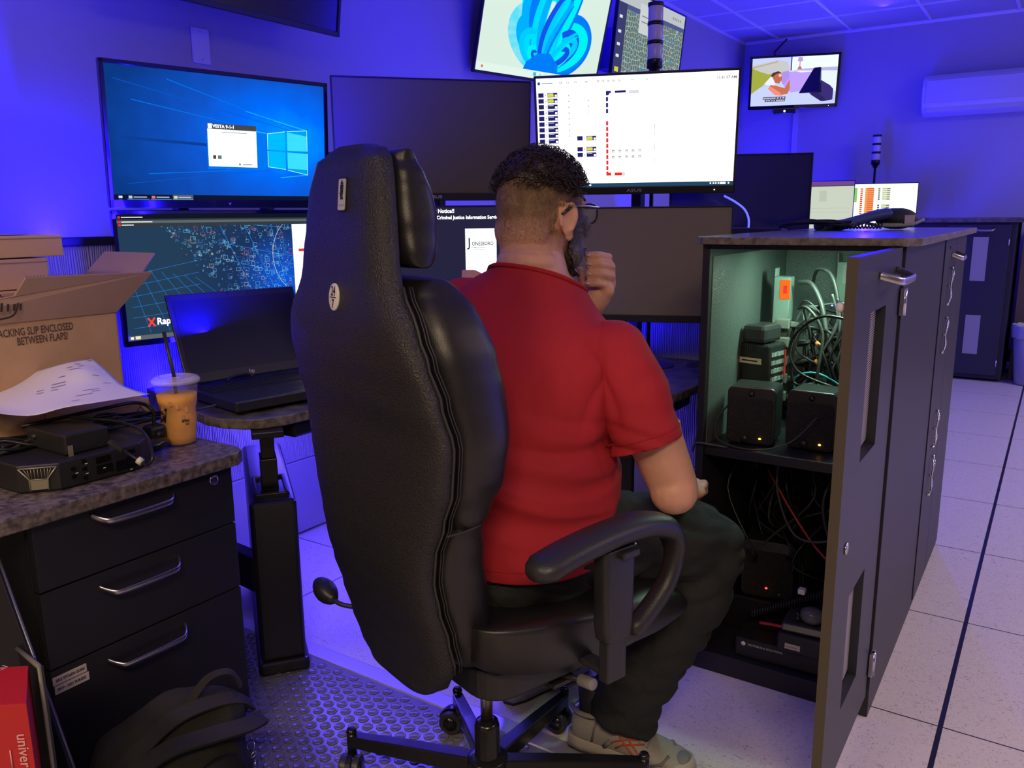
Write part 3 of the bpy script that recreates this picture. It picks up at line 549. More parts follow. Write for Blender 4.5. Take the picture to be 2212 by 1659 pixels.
# slab with two tall cut-outs
dd.bb(dx, dx+th, dy0, 1.65, .065, 1.138); dd.bb(dx, dx+th, 1.807, dy1, .065, 1.138)
for z0, z1 in ((1.028, 1.138), (.455, .735), (.065, .20)): dd.bb(dx, dx+th, 1.65, 1.807, z0, z1)
door = obj('door', dd, dm, cab, loc=co)
mb = MB(); mb.bb(dx, dx+th, dy0-.0018, dy0-.0002, .065, 1.138); obj('door_edge_band', mb, mat('edge_band', (.075, .06, .04), .6), door)
for i, (a, b, z0, z1) in enumerate(slots):
    mb = MB(); mb.bb(dx-.003, dx-.001, a-.012, b+.012, z0-.012, z1+.012); obj('vent_backing', mb, mat('vent_back', (.03, .028, .026), .6), door)
    mb = MB(); z = z0
    while z < z1-.012: mb.add([(dx+.0005, a, z), (dx+.0005, b, z+.010), (dx+.0005, b, z+.0128), (dx+.0005, a, z+.0028)], [(0, 1, 2, 3)]); z += .0052
    obj('perforated_strip', mb, mat('perf', (.55, .5, .48), .5), door)
def handle(name, p, ln, vert=False, parent=None, ax='y', dep=.03, r=(.007, .0035), m=None, off=(0, 0, 0)):
    # bow handle: flat strap rising from the surface; p centre, runs along ax, stands out along +x
    mb = MB(); P_ = []
    for t, d in ((-1, 0), (-.92, .45), (-.78, .9), (-.6, 1), (0, 1.04), (.6, 1), (.78, .9), (.92, .45), (1, 0)):
        q = Vector((d*dep, t*ln/2, -d*.012)) if ax == 'y' else Vector((t*ln/2, -d*dep, -d*.012)); P_.append(Vector(p)+q)
    rg = []; sp = smooth_path(P_, 4)
    for i, c in enumerate(sp):
        t = (sp[min(i+1, len(sp)-1)]-sp[max(i-1, 0)]).normalized(); z = Vector((0, 0, 1)); nn = t.cross(z).normalized(); z = nn.cross(t)
        rg.append([c+z*r[0]*cos(2*pi*k/10)+nn*r[1]*sin(2*pi*k/10) for k in range(10)])
    mb.rings(rg); return obj(name, mb, m or mat('handle_nickel', (.5, .48, .5), .3, 1), parent, loc=off)
handle('door_handle', (dx+th, 1.80, 1.094), .19, parent=door, dep=.040, r=(.008, .004))
for z in (1.02, .15):
    mb = MB(); mb.bb(CX1-.002, CX1+.006, CY0-.018, CY0+.012, z-.03, z+.03); mb.cyl((CX1+.005, CY0-.004, z-.03), (CX1+.005, CY0-.004, z+.03), .005); obj('hinge', mb, chrome, cab, loc=co)
mb = MB(); mb.cyl((dx+th, 1.575, .585), (dx+th+.004, 1.575, .585), .012, n=20); obj('door_lock', mb, chrome, door)
mb = MB(); mb.ell((dx-.008, 1.515, 1.05), (.009, .006, .009), 12, 8); obj('door_catch', mb, mat('plastic_white', (.7, .7, .68), .4), door)
# neighbouring modules sharing the run
cb2 = thing('storage_cabinet', 'closed black cabinet behind the open equipment cabinet, with bow handle and louver slot', 'cabinet', (-.51, 2.95, 0))
o2 = (.51, -2.95, 0)
mb = MB(); mb.bb(CX0, CX1, 2.673, 3.265, .0, CT); body = obj('body', mb, cabm, cb2, loc=o2, bevel=.002)
mb = MB(); mb.bb(CX1, CX1+.003, 2.677, 2.945, .02, CT-.004); obj('side_panel', mb, cabm, cb2, loc=o2, bevel=.001)
mb = MB(); mb.bb(CX1, CX1+.003, 2.950, 3.26, .02, CT-.004); dr = obj('door', mb, cabm, cb2, loc=o2, bevel=.001)
handle('door_handle', (CX1+.003, 2.90, 1.085), .12, parent=dr, dep=.03)
mb = MB(); mb.bb(CX1+.003, CX1+.0045, 2.78, 2.95, 1.104, 1.112); obj('slot', mb, blk, cb2, loc=o2)
for k, (hy, z0, z1) in enumerate(((2.82, .937, 1.044), (2.80, .792, .894), (2.80, .494, .601), (2.80, .337, .453))):
    h = thing('wire_hook', 'chrome wire hook rail on the cabinet side, '+('topmost of four', 'second from the top', 'third from the top', 'lowest of four')[k], 'hook', (CX1+.004, hy, z0), 0, 'chrome wire hooks on the cabinet side')
    mb = MB(); L_ = z1-z0
    mb.tube([Vector(p) for p in ((.003, -.02, 0), (.010, -.016, L_*.15), (.007, -.002, L_*.5), (.011, .010, L_*.85), (.003, .022, L_))], .0022, 8, sub=5)
    obj('wire_bow', mb, chrome, h)
    mb = MB(); mb.tube([Vector(p) for p in ((.003, -.012, L_*.04), (.010, .012, L_*.2), (.006, .002, L_*.5), (.010, -.010, L_*.8), (.003, .012, L_*.97))], .0018, 8, sub=5); obj('wire_bow', mb, chrome, h)
    for zz, yy in ((0, -.02), (L_*.5, 0), (L_, .024)): mb = MB(); mb.cyl((-.003, yy, zz), (.008, yy, zz), .0032, n=10); obj('screw', mb, chrome, h)
# countertop: one continuous worktop with clipped front corners
ct = MB(); ct.prism([(-.762, 1.99), (-.735, 1.945), (-.285, 1.945), (-.252, 1.985), (-.252, 3.275), (-.762, 3.275)], CT+.001, CT+.019)
c_ = obj('countertop', ct, [mat('counter_top', (.10, .095, .11), .22, col2=(.17, .16, .175), cscale=26, cdet=8, spec=.6), edge], bevel=.002)
for p in c_.data.polygons:
    if abs(p.normal.z) < .5: p.material_index = 1
tag(c_, 'long grey stone-look countertop lying over the black cabinets', 'countertop')

# ---------------------------------------------------------------- things inside the cabinet
green = mat('strip_grey', (.20, .25, .22), .45)
def power_strip(x, y, z0, z1, label, sw):
    t = thing('power_strip', label, 'power strip', (x, y, z0), 0, 'power strips in the cabinet'); h = z1-z0
    mb = MB(); mb.bb(-.022, .022, -.025, .025, 0, h); mb.bb(-.022, -.018, -.025, .012, h, h+.025); obj('casing', mb, green, t, bevel=.002)
    mb = MB(); mb.bb(-.004, .0235, -.0262, -.0245, h-.062, h-.008); obj('switch_plate', mb, glow('switch_orange', (1, .13, .01), 1.3) if sw else mat('sw', (.3, .3, .3), .5), t)
    mb = MB(); mb.bb(.006, .016, -.0290, -.0262, h-.046, h-.024); obj('rocker_switch', mb, mat('switch_red', (.7, .02, .02), .3), t)
    n = 5 if sw else 2
    for k in range(n):
        zz = h-.13-.052*k; q = MB(); q.bb(-.004, .035, -.055, -.026, zz-.014, zz+.014); q.bb(.035, .06, -.048, -.033, zz-.008, zz+.008)
        obj('plug', q, mat('plug_grey', (.10, .11, .10) if k else (.16, .17, .15), .4), t, bevel=.003)
    return t
power_strip(-.655, 2.40, .70, 1.035, 'grey-green power strip with orange switch plate in the upper cabinet bay', True)
power_strip(-.53, 2.60, .80, 1.07, 'second power strip without orange plate, on the cabinet back panel', False)
blackp = mat('device_plastic', (.02, .021, .022), .35); grille = mat('speaker_grille', (.022, .02, .019), .6, bump=('voronoi', 420, .6))
def emblem(parent, p, r, m):
    mb = MB(); p = Vector(p); mb.cyl(p+Vector((0, .001, 0)), p-Vector((0, .001, 0)), r, n=24); e_ = obj('round_emblem', mb, mat('emblem_black', (.006, .006, .006), .15), parent)
    mb = MB(); q = r*.62
    for s_ in (-1, 1): mb.poly([p+Vector((s_*q*.05, -.0014, -q*.5)), p+Vector((s_*q*.45, -.0014, q*.8)), p+Vector((s_*q*.95, -.0014, -q*.5)), p+Vector((s_*q*.62, -.0014, -q*.5)), p+Vector((s_*q*.47, -.0014, q*.1)), p+Vector((s_*q*.28, -.0014, -q*.5))])
    obj('emblem_mark', mb, m, e_, fixn=False)
def speaker(x, y, z, rz, label, led, w=.122, h=.15, d=.10, name='desktop_speaker', tilt=0, em=True):
    t = thing(name, label, 'speaker', (x, y, z), 0, None, rot=(tilt, 0, rz)); mb = MB()
    pl = rrect(-w/2, w/2, 0, h, .016); mb.rings([[Vector((a, y_, b)) for a, b in pl] for y_ in (-d/2, d/2)], 0, False); obj('housing', mb, blackp, t, bevel=.003)
    mb = MB(); pl = rrect(-w/2+.006, w/2-.006, .006, h-.03, .012); mb.rings([[Vector((a, y_, b)) for a, b in pl] for y_ in (-d/2-.004, -d/2)], 0, False); obj('grille', mb, grille, t)
    if em: emblem(t, (0, -d/2-.001, h-.017), .0075, mat('mark_grey', (.10, .10, .10), .4))
    mb = MB(); mb.cyl((-.012 if em else .035, -d/2-.004, .016), (-.012 if em else .035, -d/2-.012, .016), .010, .009, 20); obj('volume_knob', mb, blackp, t)
    mb = MB(); mb.ell((.026 if em else .0, -d/2-.004, .018 if em else .03), (.0035, .002, .0025), 10, 6); obj('indicator_light', mb, led, t)
    for s_ in (-1, 1): mb = MB(); mb.bb(s_*w*.42-.008, s_*w*.42+.008, -.02, .03, -.003, .004); obj('foot', mb, blackp, t)
    return t
amber = glow('led_amber', (1, .42, .03), 7)
speaker(-.628, 2.09, .629, R(6), 'black desktop speaker with amber light, left one on the cabinet shelf', amber)
speaker(-.478, 2.115, .629, R(-2), 'black desktop speaker with amber light, right one on the shelf half hidden by door', amber)
speaker(-.60, 2.22, .16, R(8), 'black loudspeaker with red light low in the cabinet behind the knee', glow('led_red', (1, .05, .02), 6), .14, .165, .12, em=False, tilt=0)
mb = MB(); mb.bb(-.70, -.53, 2.14, 2.32, .056, .158); tag(obj('device_box', mb, mat('dark_box', (.006, .006, .007), .5), bevel=.004), 'black box at the cabinet bottom carrying the low loudspeaker', 'box')
def device(name, x, y, z, d, rz, label, cat, m, extra=None, grp=None, bevel=.006):
    t = thing(name, label, cat, (x, y, z), rz, grp); mb = MB(); mb.bb(-d[0]/2, d[0]/2, -d[1]/2, d[1]/2, 0, d[2]); obj('case', mb, m, t, bevel=bevel)
    if extra: extra(t)
    return t
def x1_(t):
    for k in range(8): mb = MB(); mb.bb(-.040+k*.006, -.037+k*.006, -.0465, -.03, .212, .2365); obj('fin', mb, blackp, t)
    mb = MB(); mb.bb(-.044, .022, -.0465, -.044, .180, .196); obj('paper_label', mb, mat('label_cream', (.62, .55, .42), .7), t)
    mb = MB(); mb.text('RADIO BACKUP', .0075, Matrix.Translation((-.04, -.0475, .062)) @ Matrix.Rotation(pi/2, 4, 'X')) if False else mb.bb(-.036, .010, -.0472, -.0465, .1865, .190); obj('label_print', mb, blk, t)
    mb = MB()
    for i in range(9):
        for j in range(9): mb.bb(.0455, .0475, -.036+i*.0078, -.031+i*.0078, .018+j*.023, .030+j*.023)
    obj('vent_grid', mb, mat('vent_light', (.30, .33, .31), .5), t)
    mb = MB(); mb.bb(.0455, .048, .036, .044, .14, .215); obj('red_label', mb, mat('red_label', (.65, .04, .05), .5), t)
device('radio_power_supply', -.668, 2.27, .626, (.09, .09, .235), R(-12), 'black vented power supply with cream paper label behind the left speaker', 'power supply', blackp, x1_)
device('network_box', -.655, 2.55, .626, (.10, .10, .155), R(-10), 'dark rectangular device standing behind the vented power supply', 'device', mat('dev_dark', (.03, .031, .032), .3), None, None, .008)
device('small_adapter', -.672, 2.27, .8635, (.070, .10, .05), R(-12), 'black adapter block lying on top of the vented power supply', 'adapter', mat('dev_dark', (.03, .031, .032), .3), None, None, .012)
device('power_adapter', -.50, 2.50, .93, (.09, .045, .03), R(10), 'black adapter with small blue light amid the cables, high in the bay', 'adapter', blackp, lambda t: obj('blue_light', (lambda m_: (m_.ell((-.04, -.023, .022), (.003, .002, .003), 8, 6), m_)[1])(MB()), glow('led_blue2', (.1, .15, 1), 8), t))
# cables in the upper bay
ckit = [mat('cable_black', (.012, .012, .012), .35), mat('cable_grey', (.045, .048, .045), .4), mat('cable_teal', (.05, .30, .34), .4), mat('cable_white', (.5, .52, .5), .4)]
rd = random.Random(11)
cabs = []
def cable(pts, r, m, label, grp, name='cable', sub=6):
    mb = MB(); mb.tube([Vector(p) for p in pts], r, 7, sub=sub); o = obj(name, mb, m); tag(o, label, 'cable', grp); return o
for i in range(30):
    k = i % 6; yy = rd.uniform(2.26, 2.52); x = -.60+rd.uniform(0, .2); zz = rd.uniform(.74, .98)
    pts = [(-.60, 2.35, .95-.052*k), (-.57+rd.uniform(0, .03), 2.33, .95-.05*k+rd.uniform(0, .02)), (x, yy, zz), (x+rd.uniform(-.05, .08), yy+rd.uniform(-.05, .05), zz-rd.uniform(.05, .12)), (min(-.33, x+rd.uniform(.0, .12)), yy, rd.uniform(.66, .80)), (rd.uniform(-.55, -.36), rd.uniform(2.3, 2.6), .635)]
    cable(pts, rd.choice((.0032, .004, .0026, .0045)), ckit[rd.choice((0, 0, 0, 1, 1, 0))], 'thin dark cable tangled with many others in the upper cabinet bay', 'tangled dark cables in the upper bay')
for i in range(3):
    z = .70+.03*i; cable([(-.60+.02*i, 2.30, .66), (-.58, 2.28, z), (-.52, 2.26, z+.03), (-.45, 2.28, z-.01), (-.40, 2.35, .66)], .0028, ckit[2], 'teal network cable looping above the shelf', 'teal network cables in the upper bay')
for i in range(8):
    x = -.50+.014*i; cable([(x, 2.30, 1.0-.01*i), (x+.02, 2.29, .92), (x-.01+rd.uniform(-.01, .01), 2.28, .82), (x+rd.uniform(-.02, .04), 2.30, .70), (x, 2.33, .636)], .0035, ckit[(1, 0, 0, 1, 3, 0, 1, 0)[i]], 'cable hanging in a vertical bundle in the upper cabinet bay', 'vertical cable bundle in the upper bay')
cable([(-.61, 2.38, 1.02), (-.57, 2.36, 1.02), (-.53, 2.33, .96), (-.50, 2.30, .86), (-.47, 2.3, .80)], .007, ckit[1], 'thick grey cable arching out of the power strip top', None)
cable([(-.60, 2.50, 1.0), (-.57, 2.42, 1.055), (-.52, 2.38, 1.04), (-.49, 2.36, .94), (-.48, 2.34, .84)], .005, ckit[1], 'light rimmed cable in a high loop beside the second power strip', None)
cable([(-.38, 2.2, .93), (-.50, 2.21, .95), (-.58, 2.23, .88), (-.56, 2.22, .80), (-.46, 2.23, .76)], .004, ckit[0], 'black cable making one wide loop in front of the bundle', None)
for k, z in enumerate((.865, .815, .76)):
    mb = MB(); mb.cyl((-.535, 2.31, z), (-.523, 2.305, z-.008), .006, n=10); tag(obj('cable_tie', mb, mat('orange_tag', (.75, .22, .05), .5)), 'orange cable tag, '+('highest', 'middle', 'lowest')[k]+' of three in the cable bundle', 'cable tag', 'orange cable tags')
cable([(-.70, 2.13, .72), (-.715, 2.05, .68), (-.69, 2.0, .640), (-.60, 1.995, .629), (-.52, 2.03, .65), (-.46, 2.045, .72)], .0022, ckit[1], 'thin grey wire running over the front edge of the shelf', None)
cable([(-.86, 2.35, .705), (-.80, 2.13, .706), (-.768, 2.06, .66), (-.758, 2.0, .60), (-.735, 1.962, .635), (-.66, 1.985, .628)], .0025, ckit[1], 'grey cable dropping off the desk edge into the cabinet', None)
cable([(-1.0, 2.36, .704), (-.88, 2.14, .704), (-.85, 2.09, .66), (-.84, 2.08, .52), (-.79, 2.05, .40), (-.80, 2.04, .28)], .0025, blk, 'black cable hanging from the desk edge beside the cabinet', None)
# lower bay
for i in range(26):
    x = rd.uniform(-.66, -.36); y = rd.uniform(2.15, 2.55)
    cable([(x, y, .597), (x+rd.uniform(-.08, .08), y+rd.uniform(-.1, .05), .48), (x+rd.uniform(-.1, .1), y-rd.uniform(0, .1), rd.uniform(.3, .4)), (x+rd.uniform(-.06, .1), y+rd.uniform(-.1, .1), rd.uniform(.2, .3)), (min(-.33, x+rd.uniform(-.1, .1)), y, .065)], rd.choice((.0025, .0032, .004)), ckit[rd.choice((0, 0, 0, 0, 1))], 'black cable hanging in the dark lower cabinet bay', 'black cables in the lower bay')
cable([(-.56, 2.1, .598), (-.555, 2.08, .5), (-.50, 2.06, .40), (-.42, 2.06, .40), (-.40, 2.08, .44)], .0035, ckit[1], 'grey cable sagging in a wide loop in the lower bay', None)
cable([(-.60, 2.14, .54), (-.53, 2.10, .46), (-.46, 2.08, .38), (-.40, 2.07, .33)], .0032, mat('cable_red', (.40, .03, .03), .4), 'dark red cable running diagonally through the lower bay', None)
mb = MB(); pts = []
for i in range(220): t = i/219; pts.append(Vector((-.59+.2*t, 2.03+.04*t, .17+.10*t)) + Vector((0, cos(i*.9), sin(i*.9)))*.011)
mb.tube(pts, .0028, 6); o = obj('coiled_cord', mb, ckit[0]); tag(o, 'thick coiled black handset cord in the lower bay', 'cord')
cable([(-.56, 2.0, .165), (-.50, 1.995, .172), (-.44, 2.0, .165)], .004, MATS['cable_red'], 'short red cable piece beside the webcam', None)
def lab(txt, x, z, y, sz, m, col):
    def f(t):
        if col: mb = MB(); mb.bb(x-.004, x+sz*len(txt)*.62, y-.0008, y, z-sz*.8, z+sz*.8); obj('maker_label', mb, col, t)
        mb = MB(); mb.text(txt, sz, Matrix.Translation((x, y-.0012, z)) @ Matrix.Rotation(pi/2, 4, 'X'), 0); obj('maker_name', mb, m, t, fixn=False)
    return f
def moto(t): lab('MOTOROLA SOLUTIONS', -.10, .04, -.09, .008, mat('print_white', (.75, .75, .75), .5), None)(t); mb = MB(); mb.cyl((-.112, -.091, .04), (-.112, -.0915, .04), .006, n=18); obj('round_emblem', mb, MATS['print_white'], t)
device('radio_interface_box', -.49, 2.09, .056, (.27, .18, .055), R(2), 'flat black electronics box with white maker name on the cabinet floor', 'electronics box', mat('dev_black2', (.014, .014, .015), .4), moto)
device('small_computer', -.425, 2.03, .112, (.17, .10, .052), R(2), 'small black desktop computer with cream maker label in the lower bay', 'computer', mat('dev_black2', (.014, .014, .015), .4), lab('Lenovo', -.06, .02, -.05, .009, blk, MATS['label_cream']))
device('metal_drive_box', -.42, 2.045, .166, (.17, .11, .022), R(4), 'grey metal box lying on the small desktop computer', 'drive box', mat('alu_dull', (.22, .21, .19), .35, .8))
mb = MB(); mb.bb(-.47, -.452, 2.0, 2.02, .268, .282); o = obj('white_plug', mb, mat('plastic_white', (.7, .7, .68), .4), bevel=.003); tag(o, 'small white plug hanging in the lower bay', 'plug')
wc = thing('webcam', 'rounded glossy grey webcam resting on the metal box', 'webcam', (-.435, 2.02, .188)); mb = MB(); mb.ell((0, 0, .022), (.032, .026, .022), 18, 10); obj('body', mb, mat('grey_gloss', (.12, .12, .13), .15), wc); mb = MB(); mb.cyl((-.026, -.012, .02), (-.036, -.014, .02), .014, n=16); obj('lens', mb, piano, wc)
# handset, pouch, cables on the counter
ch = thing('handset', 'blue-black telephone handset lying on the countertop, leaning up on a dark pouch', 'handset', (-.565, 2.80, CT+.020))
hb = MB(); pth = [Vector(p) for p in ((-.085, -.055, .012), (-.035, -.025, .014), (.01, .0, .026), (.055, .03, .042), (.09, .05, .050))]
sp = smooth_path(pth, 5); hb.rings([[c + Vector((-.6*a*q, .7*a*q, b*q2)) for a, b in ((cos(2*pi*k/12)*.042, sin(2*pi*k/12)*.017) for k in range(12))] for c, q, q2 in ((c, 1-.35*sin(pi*i/(len(sp)-1)), 1) for i, c in enumerate(sp))])
obj('handset_body', hb, mat('handset_blue', (.06, .09, .24), .4), ch)
mb = MB(); pts = []
for i in range(160): t = i/159; pts.append(Vector((-.09+.18*t, -.08+.08*t, .012)) + Vector((0, cos(i*.8), sin(i*.8)))*.008)
mb.tube(pts, .0022, 6); obj('coiled_cord', mb, blk, ch)
pc = thing('headset_pouch', 'rounded dark green-black pouch on the countertop beside the handset', 'pouch', (-.455, 2.92, CT+.020)); mb = MB(); mb.ell((0, 0, .033), (.064, .05, .034), 20, 12); obj('pouch_body', mb, mat('pouch', (.022, .03, .02), .6), pc)
mb = MB(); mb.bb(-.03, .03, -.066, -.058, .012, .020); mb.tube([Vector(p) for p in ((-.08, -.05, .02), (-.03, -.07, .012), (.05, -.07, .014), (.085, -.04, .03))], .005, 8, sub=4); obj('strap', mb, mat('strap_grey', (.3, .32, .25), .5), pc)
mb = MB(); mb.bb(.035, .062, -.067, -.060, .01, .044); obj('white_tag', mb, mat('tag_pinkish', (.6, .5, .5), .6), pc)
mb = MB()
for i in range(16): a = rd.uniform(-.3, .5); mb.tube([Vector(p) for p in ((-.10+rd.uniform(-.01, .02), 0, .006+rd.uniform(0, .012)), (-.03, rd.uniform(-.02, .02), .02+rd.uniform(0, .014)), (.06, rd.uniform(-.03, .03), .016+rd.uniform(0, .014)), (.12, rd.uniform(-.04, .04), .008+rd.uniform(0, .02)))], .003, 6, sub=4)
o = obj('cable_heap', mb, blk, loc=(-.665, 2.72, CT+.020)); tag(o, 'heap of short black cables on the countertop left of the handset', 'cables', kind='stuff')

# ================================================================ second workstation and cupboards beyond
off2 = mat('glass_blue_reflection', (.02, .02, .08), .12, spec=.8, coat=.5)  # blue reflection painted into the base colour of the glass
monitor('dark glossy monitor standing beyond the white button screen, blue reflection painted into its screen', (-1.08, 3.25, 1.275), -1.15, 0, .54, .33, None, None, (.004, .006, .006, .01), offm=off2)
def doc(s): s.rect(0, 0, 1, 1, g(204, 212, 196)); s.rect(0, .93, 1, 1, g(120, 70, 150)); s.rect(0, .90, 1, .93, g(80, 84, 90)); s.rect(.3, .6, .45, .82, g(190, 198, 184)); s.rect(.06, .46, .94, .465, g(170, 180, 168)); s.rect(.06, .38, .94, .384, g(170, 180, 168)); s.rect(.5, .2, .7, .212, g(90, 100, 90))
monitor('far monitor showing a pale green document page, left of the orange button screen', (-1.62, 7.1, 1.255), -1.374, 0, .38, .42, doc, None, (.006, .006, .006, .02))
def orange(s):
    s.rect(0, 0, 1, 1, g(255, 255, 240, 1.3)); o1, o2_, gn = g(245, 150, 60), g(226, 84, 50), g(130, 205, 90)
    for i in range(16):
        v = .87-.048*i; s.rect(.02, v, .05, v+.035, o2_)
        if i not in (4, 5): s.rect(.10, v, .20, v+.045, o1); s.rect(.12, v+.01, .20, v+.03, o2_)
        s.rect(.30, v, .33, v+.035, o2_); s.rect(.36, v, .47, v+.045, o1); s.rect(.39, v+.01, .47, v+.03, o2_)
        if i < 7: s.rect(.21, v, .26, v+.046, gn)
        if i not in (6, 7): s.rect(.52, v, .545, v+.03, g(50, 60, 80)); s.rect(.57, v, .67, v+.035, g(190, 205, 150)); s.rect(.63, v+.005, .67, v+.02, g(50, 60, 110))
monitor('far white monitor with rows of orange and green buttons, seen above the countertop', (-1.306, 7.336, 1.26), -1.374, 0, .613, .365, orange, None, (.006, .006, .006, .02))
def stack(x, y, z, r, label, seg, pole):
    t = thing('stack_light', label, 'stack light', (x, y, z)); u = r*2
    mb = MB(); mb.cyl((0, 0, -pole), (0, 0, 0), r*.28); obj('pole', mb, mm, t)
    mb = MB(); mb.lathe([(r*.45, -.35*u), (r*.7, -.1*u), (r*.7, 0), (r*1.02, .05*u), (r*1.02, .55*u), (r, .6*u)], 28); obj('base', mb, mat('stack_black', (.012, .012, .012), .3), t)
    for k in range(3):
        z0 = .6*u+k*seg; mb = MB(); mb.lathe([(r*.96, z0), (r*.97, z0+.02*u), (r*.97, z0+seg-.25*u), (r*.96, z0+seg-.24*u)], 28); obj('lens', mb, mat('stack_lens', (.55, .53, .56), .25, spec=.6), t)
        mb = MB(); mb.lathe([(r*.9, z0+seg-.24*u), (r*1.03, z0+seg-.235*u), (r*1.03, z0+seg-.01*u), (r*.9, z0+seg)], 28); obj('ring', mb, MATS['stack_black'], t)
    return t
sd2 = thing('side_desk', 'dark desk hidden behind the partition under the glossy dark monitor', 'desk', (-1.25, 3.25, 0)); mb = MB(); mb.bb(-.45, .45, -.3, .3, .70, .73); obj('worktop', mb, lam, sd2, bevel=.004)
for sx in (-.42, .42): mb = MB(); mb.bb(sx-.02, sx+.02, -.28, .28, 0, .70); obj('side_leg', mb, blk, sd2)
mb = MB(); mb.bb(.19, .22, .03, .06, .73, 1.25); obj('monitor_post', mb, mm, sd2)
stack(-1.14, 2.55, 1.665, .024, 'big three-tier stack light with black rings rising behind the white monitor', .056, .965)
stack(-1.383, 7.62, 1.60, .034, 'small distant stack light on a thin pole above the orange button screen', .068, .87)
d2 = thing('far_desk', 'dark desk of the second workstation under the far monitors', 'desk', (-1.5, 7.25, 0)); mb = MB(); mb.bb(-.9, .42, -.35, .50, .70, .73); obj('worktop', mb, lam, d2, bevel=.004)
for sx in (-.85, .38): mb = MB(); mb.bb(sx-.03, sx+.03, -.3, .25, 0, .70); obj('side_leg', mb, blk, d2, bevel=.004)
for mx, my in ((-1.62, 7.2), (-1.306, 7.42)): mb = MB(); mb.bb(mx-.02+1.5, mx+.02+1.5, my-7.25, my+.03-7.25, .73, 1.25); obj('monitor_post', mb, mm, d2)
gl = thing('gooseneck_rod', 'slim bluish gooseneck rod with added glow curving down onto the counter beside the lower dark monitor', 'task light', tuple(at(1617, 492, 2.92))); mb = MB(); mb.tube([at(x_, y_, 2.92)-at(1617, 492, 2.92) for x_, y_ in ((1564, 423), (1588, 436), (1608, 452), (1617, 472), (1617, 492))], .0036, 8, sub=6); obj('neck', mb, mat('rod_added_glow', (.3, .35, .8), .3, emit=(.12, .14, 1), es=1.2), gl)  # thin rod given its own blue glow, drawn for a lit edge
# cupboard against the far wall
fc = thing('far_cupboard', 'black cupboard with two vertical grey windows against the back wall', 'cupboard', (-.62, 7.0, 0))
mb = MB(); mb.bb(-.42, .345, -.24, .44, .02, 1.135); obj('body', mb, cabm, fc, bevel=.004)
mb = MB(); mb.bb(-.45, .37, -.27, .44, 1.135, 1.165); obj('top', mb, lam, fc, bevel=.003)
mb = MB(); mb.bb(-.08, .31, -.256, -.241, .05, 1.12); fd = obj('door', mb, dm, fc, bevel=.002)
for z0, z1 in ((.725, 1.033), (.198, .480)): mb = MB(); mb.bb(.085, .18, -.2585, -.256, z0, z1); obj('grey_window', mb, mat('window_grey', (.30, .29, .30), .4), fd)
handle('door_handle', (.155, -.256, 1.092), .12, parent=fd, ax='x', dep=.03)
for z in (1.0, .14): mb = MB(); mb.cyl((.305, -.258, z-.025), (.305, -.258, z+.025), .005); obj('hinge', mb, chrome, fc)
bc = thing('brown_cupboard', 'brown side of a cupboard cut off by the right picture edge', 'cupboard', (.05, 7.2, 0)); mb = MB(); mb.bb(-.29, .35, -.28, .4, 0, 1.16); obj('body', mb, mat('brown_lam', (.10, .07, .06), .5), bc, bevel=.004)
# waste bin with liner
wb = thing('waste_bin', 'grey plastic waste bin with a bag liner folded over its rim', 'waste bin', (-.085, 6.80, 0)); mb = MB(); mb.lathe([(.105, .002), (.112, .01), (.150, .40), (.146, .40), (.108, .012), (0.02, .012)], 30); obj('bin', mb, mat('bin_grey', (.32, .31, .33), .45), wb)
mb = MB(); rg = []
for rr, z in ((.152, .335), (.158, .40), (.156, .425), (.142, .425), (.138, .36)): rg.append([Vector(((rr+.003*sin(i*2.3)+.002*sin(i*5.1))*cos(2*pi*i/40), (rr+.003*sin(i*2.3))*sin(2*pi*i/40), z+.006*sin(i*1.7))) for i in range(40)])
mb.rings(rg, caps=False); obj('bag_liner', mb, mat('liner', (.42, .42, .46), .4), wb)
# partition top lip of the near cupboard run at the back left of it
# ================================================================ drawer pedestal at the left
dblk = mat('drawer_black', (.012, .012, .017), .5, bump=('noise', 380, .06))
ped = thing('drawer_pedestal', 'black three-drawer pedestal with silver bow handles and marbled top at lower left', 'drawer unit', (-1.82, .91, 0))
po = (1.82, -.91, 0)
mb = MB(); mb.bb(-2.14, -1.541, .69, 1.135, .04, .668); obj('body', mb, dblk, ped, loc=po, bevel=.002)
mb = MB(); mb.bb(-2.12, -1.58, .70, 1.12, .0, .04); obj('plinth', mb, blk, ped, loc=po)
mb = MB(); mb.prism([(-1.497, .16), (-1.493, 1.135), (-1.51, 1.158), (-1.545, 1.168), (-2.18, 1.168), (-2.18, .16)], .67, .70)
c_ = obj('marbled_top', mb, [mat('laminate_brown', (.050, .040, .038), .42, col2=(.20, .165, .155), cscale=75, cdet=10, spec=.6), MATS['laminate_brown']], ped, loc=po, bevel=.003)
for k, (z0, z1, hz) in enumerate(((.532, .664, .650), (.374, .529, .500), (.055, .371, .342))):
    mb = MB(); mb.bb(-1.541, -1.52, .692, 1.133, z0, z1); d_ = obj('drawer', mb, dblk, ped, loc=po, bevel=.002)
    handle('drawer_handle', (-1.52, .892, hz), .178, parent=d_, dep=.030, r=(.0065, .003))
mb = MB(); mb.lathe([(.012, 0), (.012, .002), (.009, .003), (.0085, .002), (.006, .0025)], 24, mat=Matrix.Translation((-1.52, 1.085, .645)) @ Matrix.Rotation(pi/2, 4, 'Y')); obj('drawer_lock', mb, chrome, ped, loc=po)
